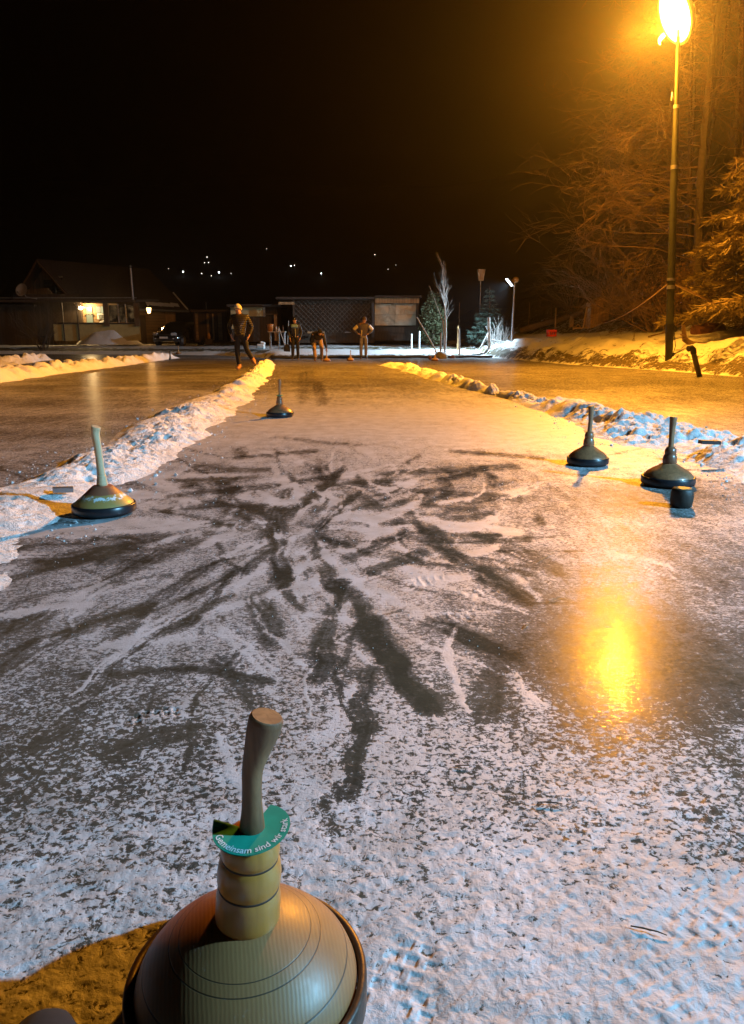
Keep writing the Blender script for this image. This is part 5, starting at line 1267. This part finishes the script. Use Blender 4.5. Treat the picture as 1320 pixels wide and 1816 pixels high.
def boulder(u, v, Y, s, seed, mat, lab, tilt=0):
    p_ = at_px(u, v, Y); n1, n2 = 18, 11; m = MB(); vs = []; fs = []
    for i in range(n2 + 1):
        for k in range(n1):
            th, ph = math.pi * i / n2, 2 * math.pi * k / n1
            d = Vector((math.sin(th) * math.cos(ph), math.sin(th) * math.sin(ph), math.cos(th)))
            r = .72 + .55 * float(fbm(np.array([d.x * 1.3 + seed + d.z]), np.array([d.y * 1.3 + seed - d.z * .7]), 3)[0])
            vs.append((d.x * s[0] * r, d.y * s[1] * r, d.z * s[2] * r))
    for i in range(n2):
        for k in range(n1): fs.append((i * n1 + k, (i + 1) * n1 + k, (i + 1) * n1 + (k + 1) % n1, i * n1 + (k + 1) % n1))
    m.add(vs, fs); o = m.build('boulder', mat, loc=p_ + Vector((0, 0, s[2] * .45))); o.rotation_euler = (0, tilt, seed); return tag(o, lab, 'boulder')
M['stone'] = simple('stone', (0.30, 0.27, 0.21), 0.85, var=0.4, scale=9, bump=.6)
boulder(783, 631, 32.9, (.36, .28, .27), 2.0, M['stone'], 'large pale grey boulder at the far end beside the slender tree')
boulder(803, 628, 33.6, (.20, .13, .11), 5.1, M['rust'], 'small brown boulder lying right of the grey boulder', -.5)
# red crate
p = hit(978, 597); cr = empty('red_crate', p, .05, 'bright red plastic crate standing on the snowy bank', 'crate')
M['red'] = simple('red', (0.85, 0.045, 0.03), 0.42, var=0.08)
w_, d_, h_ = .40, .30, .33; m = MB()
for (cx, cy, sx, sy) in ((0, -d_ / 2, w_, .02), (0, d_ / 2, w_, .02), (-w_ / 2, 0, .02, d_ - .022), (w_ / 2, 0, .02, d_ - .022)):
    m.box((cx, cy, .045), (sx, sy, .09)); m.box((cx, cy, h_ - .06), (sx, sy, .10))
    for q_ in (-.36, -.12, .12, .36): m.box((cx + (q_ * w_ if sx > sy else 0), cy + (q_ * d_ if sy > sx else 0), .155), (.045 if sx > sy else .018, .045 if sy > sx else .018, .13))
m.box((0, 0, .012), (w_ - .03, d_ - .03, .02)); m.build('crate_body', M['red'], cr, smooth=False)
m = MB(); m.box((0, 0, h_ - .03), (w_ - .04, d_ - .04, .02)); m.build('liner', M['red'], cr, smooth=False)
# low timber beam far right
a_ = at_px(925, 578, 44); b_ = at_px(1035, 577, 42); m = MB(); m.tube([a_ + Vector((0, 0, .25)), (a_ + b_) / 2 + Vector((0, 0, .25)), b_ + Vector((0, 0, .25))], .17, 8)
tag(m.build('timber_beam', M['bark']), 'long low timber lying behind the red crate', 'timber')
# tumbledown plank hut
p = hit(1058, 579); hut = empty('plank_hut', p, .2, 'leaning weathered plank hut at the foot of the wood', 'hut')
m = MB(); m.box((0, .3, .5), (.62, .5, 1.30), Euler((.05, -.06, 0))); 
m.build('wall', M['boards'], hut, smooth=False)
m = MB(); m.add([(-.34, 0, 1.06), (.28, 0, 1.12), (.30, .6, 1.16), (-.32, .6, 1.1), (.34, 0, 1.40), (.30, .6, 1.40)], [(0, 1, 4), (1, 2, 5, 4), (2, 3, 5), (3, 0, 4, 5), (0, 3, 2, 1)], True); m.build('gable', M['boards'], hut, smooth=False)
m = MB(); m.box((.48, .35, .42), (.42, .4, .95), Euler((0, .08, 0))); m.build('side_wall', M['boards'], hut, smooth=False)
m = MB(); m.tube([(.48, .02, .18), (.48, .14, .18)], .16, 14); m.build('log_end', M['rust'], hut)
m = MB(); m.tube([(-.75, -.1, -.1), (-.55, 0, .95)], .045, 7); m.tube([(-.6, 0, .85), (-.1, .0, .98)], .03, 6); m.build('brace', M['tan'], hut)
m = MB(); m.tube([(.05, .3, 1.2), (.05, .3, 1.55)], .02, 6); m.build('rod', M['bark'], hut)
p = hit(1034, 585); m = MB(); m.tube([(-.5, 0, .08), (.2, 0, .10), (1.0, -.1, .06)], [.05, .05, .04], 7); m.tube([(-.45, .1, .0), (-.25, 0, .28), (-.05, -.05, .02)], .035, 6)
tag(m.build('driftwood', M['tan'], loc=p), 'pale broken timbers lying in the snow before the plank hut', 'timber')
p = hit(1013, 580); m = MB(); m.box((0, 0, .2), (.22, .2, .45), Euler((0, .08, 0)), bev=.02); m.box((.0, 0, .48), (.14, .14, .14), bev=.04)
tag(m.build('tree_stump', M['tan'], loc=p), 'pale snow capped stump left of the plank hut', 'stump')

# ------------------------------------------------------------------ the sodium lamp post
PB = Vector((8.42, 21.4, 0.0)); PB.z = G(PB.x, PB.y) - .05
head = atY(1197, 26, 21.4); ptop = atY(1203, 66, 21.4)
lamp = empty('lamp_post', PB, 0, 'tall green steel lamp post with a glowing orange floodlight at right', 'lamp post')
rt = ptop - PB
M['polegreen'] = simple('polegreen', (0.060, 0.066, 0.042), 0.65, var=0.25, scale=5, metal=.2, bump=.1)
def on(t): return Vector((rt.x * t, rt.y * t, rt.z * t))
m = MB(); m.tube([on(0), on(.03), on(.30), on(.62)], [.105, .105, .100, .088], 16); m.tube([on(.62), on(.66), on(.80)], [.080, .078, .070], 16); m.tube([on(.80), on(1.0)], [.058, .045], 14); m.build('pole', M['polegreen'], lamp)
for t_, r_, h_, mt in ((.105, .112, .035, 'galv'), (.245, .112, .05, 'galv'), (.62, .096, .05, 'galv'), (.80, .078, .04, 'galv')):
    m = MB(); c = on(t_ if t_ != .105 else .27); m.tube([c - Vector((0, 0, h_)), c + Vector((0, 0, h_))], r_, 16); m.build('clamp', M[mt], lamp)
m = MB(); m.tube([on(.072), on(.125)], [.115, .113], 16); m.build('black_sleeve', M['rubber'], lamp)
m = MB(); m.box(on(.095) + Vector((.12, -.02, .10)), (.10, .12, .16), bev=.02); m.tube([on(.10) + Vector((.13, 0, 0)), on(.05) + Vector((.17, -.02, 0)), on(.025) + Vector((.10, -.05, .0))], .012, 6); m.build('switch_box', M['rubber'], lamp)
m = MB(); m.tube([on(.82) + Vector((-.05, 0, 0)), on(.835) + Vector((-.13, -.02, .05)), on(.84) + Vector((-.12, -.02, -.18))], .016, 6); m.build('cable_hook', M['galv'], lamp)
sdir = (Vector((-4.0, 14.0, 0)) - head).normalized()
qh = sdir.to_track_quat('-Z', 'Y').to_euler()
hrel = head - PB
m = MB(); m.tube([rt, rt + Vector((-.02, -.02, .20)), hrel + sdir * -.25], [.04, .04, .05], 10); m.build('arm', M['galv'], lamp)
m = MB(); m.lathe([(.56, .0), (.58, .03), (.52, .20), (.34, .36), (.16, .44), (0, .46)], 28); hs = m.build('housing', M['galv'], lamp); hs.location = hrel; hs.rotation_euler = qh
m = MB(); m.lathe([(0, -.20), (.20, -.17), (.38, -.09), (.50, -.01), (.53, .02)], 32); M['sodium'] = emit('sodium', (1.0, 0.50, 0.06), 60); gl2 = m.build('glowing_glass', M['sodium'], hs); gl2.location = (0, 0, .0)
m = MB(); vp = []
hk = atY(1177, 70, 21.0) - PB
for k in range(7):
    a_ = k / 6; vp.append(hk + Vector((-.10 * math.sin(a_ * 2.4) , 0, .10 - .22 * a_)))
m.tube(vp, [.05, .055, .05, .045, .035, .025, .012], 8); m.build('glare_tongue', M['sodium'], lamp); hs.scale = (.80, 1.30, 1)  # glowing tongue added to imitate the lamp's glare, not a lamp part
# guy ropes
def rope(a, b, sag, r, lab, mat='tan'):
    m = MB(); pts = []
    for i in range(21):
        t = i / 20; q_ = Vector(a).lerp(Vector(b), t); q_.z -= sag * 4 * t * (1 - t); pts.append(q_)
    m.tube(pts, r, 6); tag(m.build('rope', M[mat]), lab, 'rope')
tie = PB + on(.255)
b_ = at_px(1345, 592, 22.6); rope(tie + Vector((.1, 0, 0)), b_ + Vector((0, 0, .3)), .03, .030, 'thick pale guy rope running from the lamp post down to the right', 'tan')
a_ = hit(1022, 573); rope(tie + Vector((-.1, 0, 0)), a_ + Vector((0, 0, .10)), .55, .016, 'thin sagging rope from the lamp post to the plank hut')
# bent pipe stub
p = hit(1244, 668); e = atY(1226, 620, p.y); m = MB(); r0 = e - p
M['pipegrey'] = simple('pipegrey', (0.15, 0.125, 0.10), 0.55, var=.4, scale=9, bump=.2)
ps = empty('bent_pipe', p, 0, 'grey pipe stub with an elbow leaning out of the bank by the lamp post', 'pipe')
m.tube([(0, 0, -.1), (r0.x * .55, .0, r0.z * .55), (r0.x * .8, 0, r0.z * .90)], .058, 14); m.build('pipe', M['pipegrey'], ps)
m = MB(); el = [(r0.x * .78, 0, r0.z * .86), (r0.x * .86, -.01, r0.z * 1.0), (r0.x * 1.02, -.03, r0.z * 1.06), (r0.x * 1.32, -.06, r0.z * 1.03)]
m.tube(el, .068, 14); m.build('elbow', M['rubber'], ps)
# logs and fallen branches on the slope
p = hit(1246, 592); m = MB(); m.tube([(-.28, -.1, .05), (.0, 0, .12), (.75, .35, .12)], [.24, .25, .22], 12); tag(m.build('log', M['rust'], loc=p), 'sawn reddish log lying on the slope behind the lamp post', 'log')
p = hit(1215, 612); m = MB(); m.tube([(-.1, 0, .55), (-.02, 0, .15), (.2, -.03, .02), (.8, -.05, .0), (1.4, -.05, -.02)], [.05, .08, .09, .05, .03], 9); m.tube([(.15, 0, .05), (-.05, -.05, .25), (-.2, -.1, .3)], [.05, .035, .02], 7)
tag(m.build('fallen_branch', M['bark'], loc=p), 'thick gnarled branch lying on the snow right of the lamp post', 'branch')
for k, (u, v, a, L) in enumerate(((1125, 585, .5, 1.6), (1160, 578, .35, 2.0), (1080, 592, .4, 1.3), (1290, 560, .2, 1.8), (1150, 600, .45, 1.2))):
    p = hit(u, v); m = MB(); twigs(m, Vector((0, 0, .05)), (math.cos(a), .3, math.sin(a) * .6), L, .028, 2, .4, -.02, (1, 3), 5, .006, 6, .05)
    tag(m.build('brushwood', M['bark'], loc=p), 'dry brushwood lying on the streaky snow slope', 'brushwood', 'brushwood on the slope')

# ------------------------------------------------------------------ the wood on the right
def nm_main(n): return n == 'beech_tree'
def bare_tree(name, p, h, r, label, limbs, cat='tree', group='bare trees on the wooded slope', seed=1, lean=(0, 0), mat='bark', lowest=.25, reach=.42, dirx=None, depth=3, nn=(2, 4)):
    random.seed(seed)
    o = empty(name, p, 0, label, cat, group)
    pts = []; rad = []
    for i in range(10):
        t = i / 9; pts.append(Vector((lean[0] * t * h + .02 * h * math.sin(t * 4 + seed), lean[1] * t * h, h * t - .3 * (i == 0)))); rad.append(r * (1 - t) ** .7 + .015)
    m = MB(); m.tube(pts, rad, 10); m.build('trunk', M['bark_dark'], o)
    b = MB()
    for k in range(limbs):
        t = lowest + (1 - lowest) * (k + random.random()) / limbs; i = min(int(t * 9), 8); q = pts[i].lerp(pts[i + 1], t * 9 - i)
        a = random.uniform(0, 6.28) if dirx is None else random.gauss(dirx, 1.0)
        L = h * reach * (1.1 - .7 * t) * random.uniform(.7, 1.2)
        twigs(b, q, (math.cos(a), math.sin(a), random.uniform(-.05, .40)), L * random.uniform(.55, .9), max(.012, .024 * (1.15 - t)), depth, .55, .004, (2, 3), 4, .0062, 4, .15, .016)
    b.build('branches', M[mat], o); return o
TREES = [
 ('beech_tree', 1242, 560, 27.5, 15, .15, 64, 'bare tree whose trunk rises just right of the lamp post', 41, (-.03, 0), .14, .30, 3.3, 4),
 ('bare_tree', 1205, 560, 33.0, 15, .09, 60, 'bare tree left of the lamp post with long level branches', 52, (-.02, 0), .10, .28, 3.2, 4),
 ('bare_tree', 1195, 560, 40.0, 15, .09, 56, 'dim bare tree at the left end of the wood behind the plank hut', 63, (-.02, 0), .10, .28, 3.2, 4),
 ('bare_tree', 1235, 540, 38.0, 19, .10, 52, 'tall bare tree deep in the wood behind the lamp post', 74, (-.01, 0), .15, .24, 3.4, 4),
 ('bare_tree', 1310, 520, 30.0, 17, .10, 52, 'bare tree on the slope behind the big spruce', 85, (-.01, 0), .2, .26, 3.3, 4),
 ('bare_tree', 1275, 500, 44.0, 22, .12, 46, 'farthest tall bare tree high up on the wooded slope', 96, (0, 0), .25, .24, None, 4),
]
for (nm_, u, v, Y, h, r, nl_, lab, sd_, ln_, low, rch, dx_, dp_) in TREES:
    bare_tree(nm_, at_px(u, v, Y), h, r, lab, nl_, seed=sd_, lean=ln_, lowest=low, reach=rch, dirx=dx_, depth=dp_, nn=(2, 3))
# undergrowth shrubs with brown leaves
SHR = [(1085, 548, 38.0, 3.4, 'bare hazel shrub spreading behind the plank hut', 11, 60), (1125, 545, 35.0, 4.4, 'large bare shrub just left of the lamp post', 12, 80), (1172, 550, 30.0, 3.2, 'low shrub with a few brown leaves behind the lamp post', 13, 160),
       (1228, 545, 28.5, 2.4, 'low shrub with many rusty leaves right of the lamp post', 14, 700), (1290, 545, 28.0, 2.6, 'rusty leaved shrub under the big spruce', 15, 900), (1020, 560, 46.0, 2.6, 'small dim shrub at the left end of the wood', 16, 160)]
for (u, v, Y, h, lab, sd_, nlv) in SHR:
    random.seed(sd_); p = at_px(u, v, Y); o = empty('shrub', p, 0, lab, 'shrub', 'shrubs at the edge of the wood')
    m = MB()
    for k in range(24):
        a = random.uniform(0, 6.28); twigs(m, Vector((random.uniform(-.6, .6), random.uniform(-.4, .4), -.1)), (math.cos(a) * .75 - .25, math.sin(a) * .6, .8), h * random.uniform(.5, .8), .024, 3, .5, .0, (2, 3), 5, .006, 4, .12, .02)
    m.build('branches', M['bark'], o)
    leaf_cloud('leaves', M['deadleaf'], o, [((random.uniform(-.9, .6), random.uniform(-.5, .5), h * random.uniform(.25, .75)), (.55, .5, .35)) for _ in range(9)], nlv, .085, .6, .3)
# spruces reaching in from the right edge
PSP = Vector((atY(1405, 560, 22.6).x, 22.6, 0)); PSP.z = G(PSP.x, PSP.y)
conifer('big_spruce', PSP, 9.8, 3.0, 'big spruce with drooping needled boughs at the right edge', (M['bark'], M['needles_gold']), 22, 9, .17, 8, .34, nl=1.5, dense=.8)
PS2 = Vector((atY(1490, 560, 20.2).x, 20.2, 0)); PS2.z = G(PS2.x, PS2.y)
random.seed(99)
conifer('tall_spruce', PS2, 14, 3.6, 'taller spruce reaching in at the upper right edge', (M['bark'], M['needles_gold']), 24, 9, .19, 17, .30, nl=1.5, dense=.6)

# ------------------------------------------------------------------ lights on the far hillside
M['farlight'] = emit('farlight', (0.85, 0.92, 1.0), 16); M['farwarm'] = emit('farwarm', (1.0, 0.93, 0.80), 6)
random.seed(5)
for (u, v, s, mt) in ((265, 481.5, .26, 'farlight'), (325, 482, .34, 'farlight'), (388.5, 483, .38, 'farlight'), (358, 485, .22, 'farwarm'), (367.5, 456, .22, 'farwarm'), (363, 466, .17, 'farwarm'), (370, 465.5, .20, 'farwarm'), (375, 489, .15, 'farwarm'),
                      (516, 471.5, .25, 'farlight'), (522.5, 470.5, .20, 'farwarm'), (570, 485, .27, 'farlight'), (665, 451.5, .20, 'farwarm'), (688.5, 477.5, .12, 'farwarm'), (473, 441, .11, 'farwarm'), (201, 474, .12, 'farwarm'), (299, 476, .10, 'farwarm'), (410, 485, .10, 'farwarm'), (702, 470, .09, 'farwarm')):
    Yl = 150.0; s *= .60
    for it in range(700):
        q_ = atY(u, v, Yl); hz = float(hillz(np.array([q_.x]), np.array([Yl]))[0])
        if q_.z <= hz + 1.5: break
        Yl += .5
    o = empty('distant_lamp', (q_.x, Yl, q_.z), 0, 'tiny white light far off on the dark hillside', 'lamp', 'lights on the far hillside')
    m = MB(); m.lathe([(0, -s), (s * .7, -s * .7), (s, 0), (s * .7, s * .7), (0, s)], 12); m.build('lamp_glass', M[mt], o)
    m = MB(); m.tube([(0, .05 + s * .3, -1.2 - s), (0, .05 + s * .3, -s * .8)], .12, 6); m.build('lamp_foot', M['bark_dark'], o)

# ------------------------------------------------------------------ the floodlight on the near right, just out of the picture, lights the near ice
WP = Vector((6.5, 0.7, 0.0)); WZ = 3.5
wpst = empty('floodlight_post', WP, 0, 'white floodlight on a steel post at the right of the near lane', 'floodlight')
m = MB(); m.tube([(0, 0, -.1), (0, 0, WZ - .1)], [.06, .05], 12); m.build('post', M['galv'], wpst)
wd = (Vector((0.4, 2.2, 0)) - Vector((WP.x, WP.y, WZ))).normalized()
m = MB(); m.box((0, 0, .09), (.34, .44, .12), bev=.03); hs = m.build('housing', M['rubber'], wpst); hs.location = (0, 0, WZ); hs.rotation_euler = wd.to_track_quat('-Z', 'Y').to_euler()
m = MB(); m.box((0, 0, 0), (.30, .40, .02), bev=.004); g_ = m.build('lit_panel', M['ledpanel'], hs); g_.location = (0, 0, .015)

def light(name, ty, loc, col, power, radius, aim=None, size=None, blend=1.0):
    L = bpy.data.lights.new(name, ty); L.color = col; L.energy = power; L.shadow_soft_size = radius
    if ty == 'SPOT': L.spot_size = math.radians(size); L.spot_blend = blend
    o = bpy.data.objects.new(name, L); C.objects.link(o); o.location = loc
    if aim is not None: o.rotation_euler = Vector(aim).to_track_quat('-Z', 'Y').to_euler()
    return o
ORANGE = (1.0, 0.37, 0.025); WHITE = (0.27, 0.66, 1.0)
light('sodium_beam', 'SPOT', head + sdir * .26, ORANGE, SODIUM_P, .22, sdir, 178)
light('sodium_fill', 'POINT', head + sdir * .9 + Vector((-.5, .0, -.20)), ORANGE, SPILL_P, .12)  # extra point light hung before the head to brighten trees and house
light('white_flood', 'SPOT', WP + Vector((0, 0, WZ)) + wd * .06, WHITE, WHITE_P, .09, wd, 150)
light('far_flood', 'SPOT', FP + WL + wdir * .06, (0.55, 0.80, 1.0), FAR_P, .10, wdir, 128)
light('veranda_lamp', 'POINT', house.location + lp + Vector((.22, .55, .05)), (1.0, 0.66, 0.28), VER_P, .08)
light('entrance_lantern', 'POINT', house.location + ln + Vector((0, -.20, -.05)), (1.0, 0.50, 0.15), LAN_P, .06)

# ------------------------------------------------------------------ thin night mist
t = bpy.data.materials.new('haze'); t.use_nodes = True; nt = t.node_tree; nt.nodes.remove(nt.nodes['Principled BSDF'])
pv = nt.nodes.new('ShaderNodeVolumePrincipled'); pv.inputs['Density'].default_value = HAZE_D; pv.inputs['Anisotropy'].default_value = HAZE_G; pv.inputs['Color'].default_value = (.95, .95, .95, 1)
nt.links.new(pv.outputs[0], nt.nodes['Material Output'].inputs['Volume'])
m = MB(); m.box((0, 240, 62), (900, 620, 128)); hz = m.build('haze', t, smooth=False); tag(hz, kind='stuff')

# ------------------------------------------------------------------ world, camera, colour
w = bpy.data.worlds.new('World'); SC.world = w; w.use_nodes = True
bg = w.node_tree.nodes['Background']; sky = w.node_tree.nodes.new('ShaderNodeTexSky'); sky.sky_type = 'NISHITA'; sky.sun_disc = False
sky.sun_elevation = math.radians(-8); sky.sun_rotation = math.radians(200)
w.node_tree.links.new(sky.outputs[0], bg.inputs[0]); bg.inputs[1].default_value = SKY_S
cam = bpy.data.cameras.new('camera'); co = bpy.data.objects.new('camera', cam); C.objects.link(co)
co.location = (0, 0, CAMH); co.rotation_euler = (math.pi / 2 - PITCH, 0, 0)
cam.sensor_fit = 'VERTICAL'; cam.sensor_height = 24.0; cam.lens = 24.0 * FPX / 1816; cam.clip_end = 2000; cam.clip_start = .02
SC.camera = co
SC.view_settings.view_transform = 'Standard'; SC.view_settings.look = 'None'; SC.view_settings.exposure = 0; SC.view_settings.gamma = 1
SC.cycles.use_denoising = True
try: SC.cycles.denoiser = 'OPENIMAGEDENOISE'; SC.cycles.denoising_prefilter = 'ACCURATE'
except Exception: pass
SC.cycles.max_bounces = 6; SC.cycles.volume_bounces = 0; SC.cycles.sample_clamp_indirect = 6
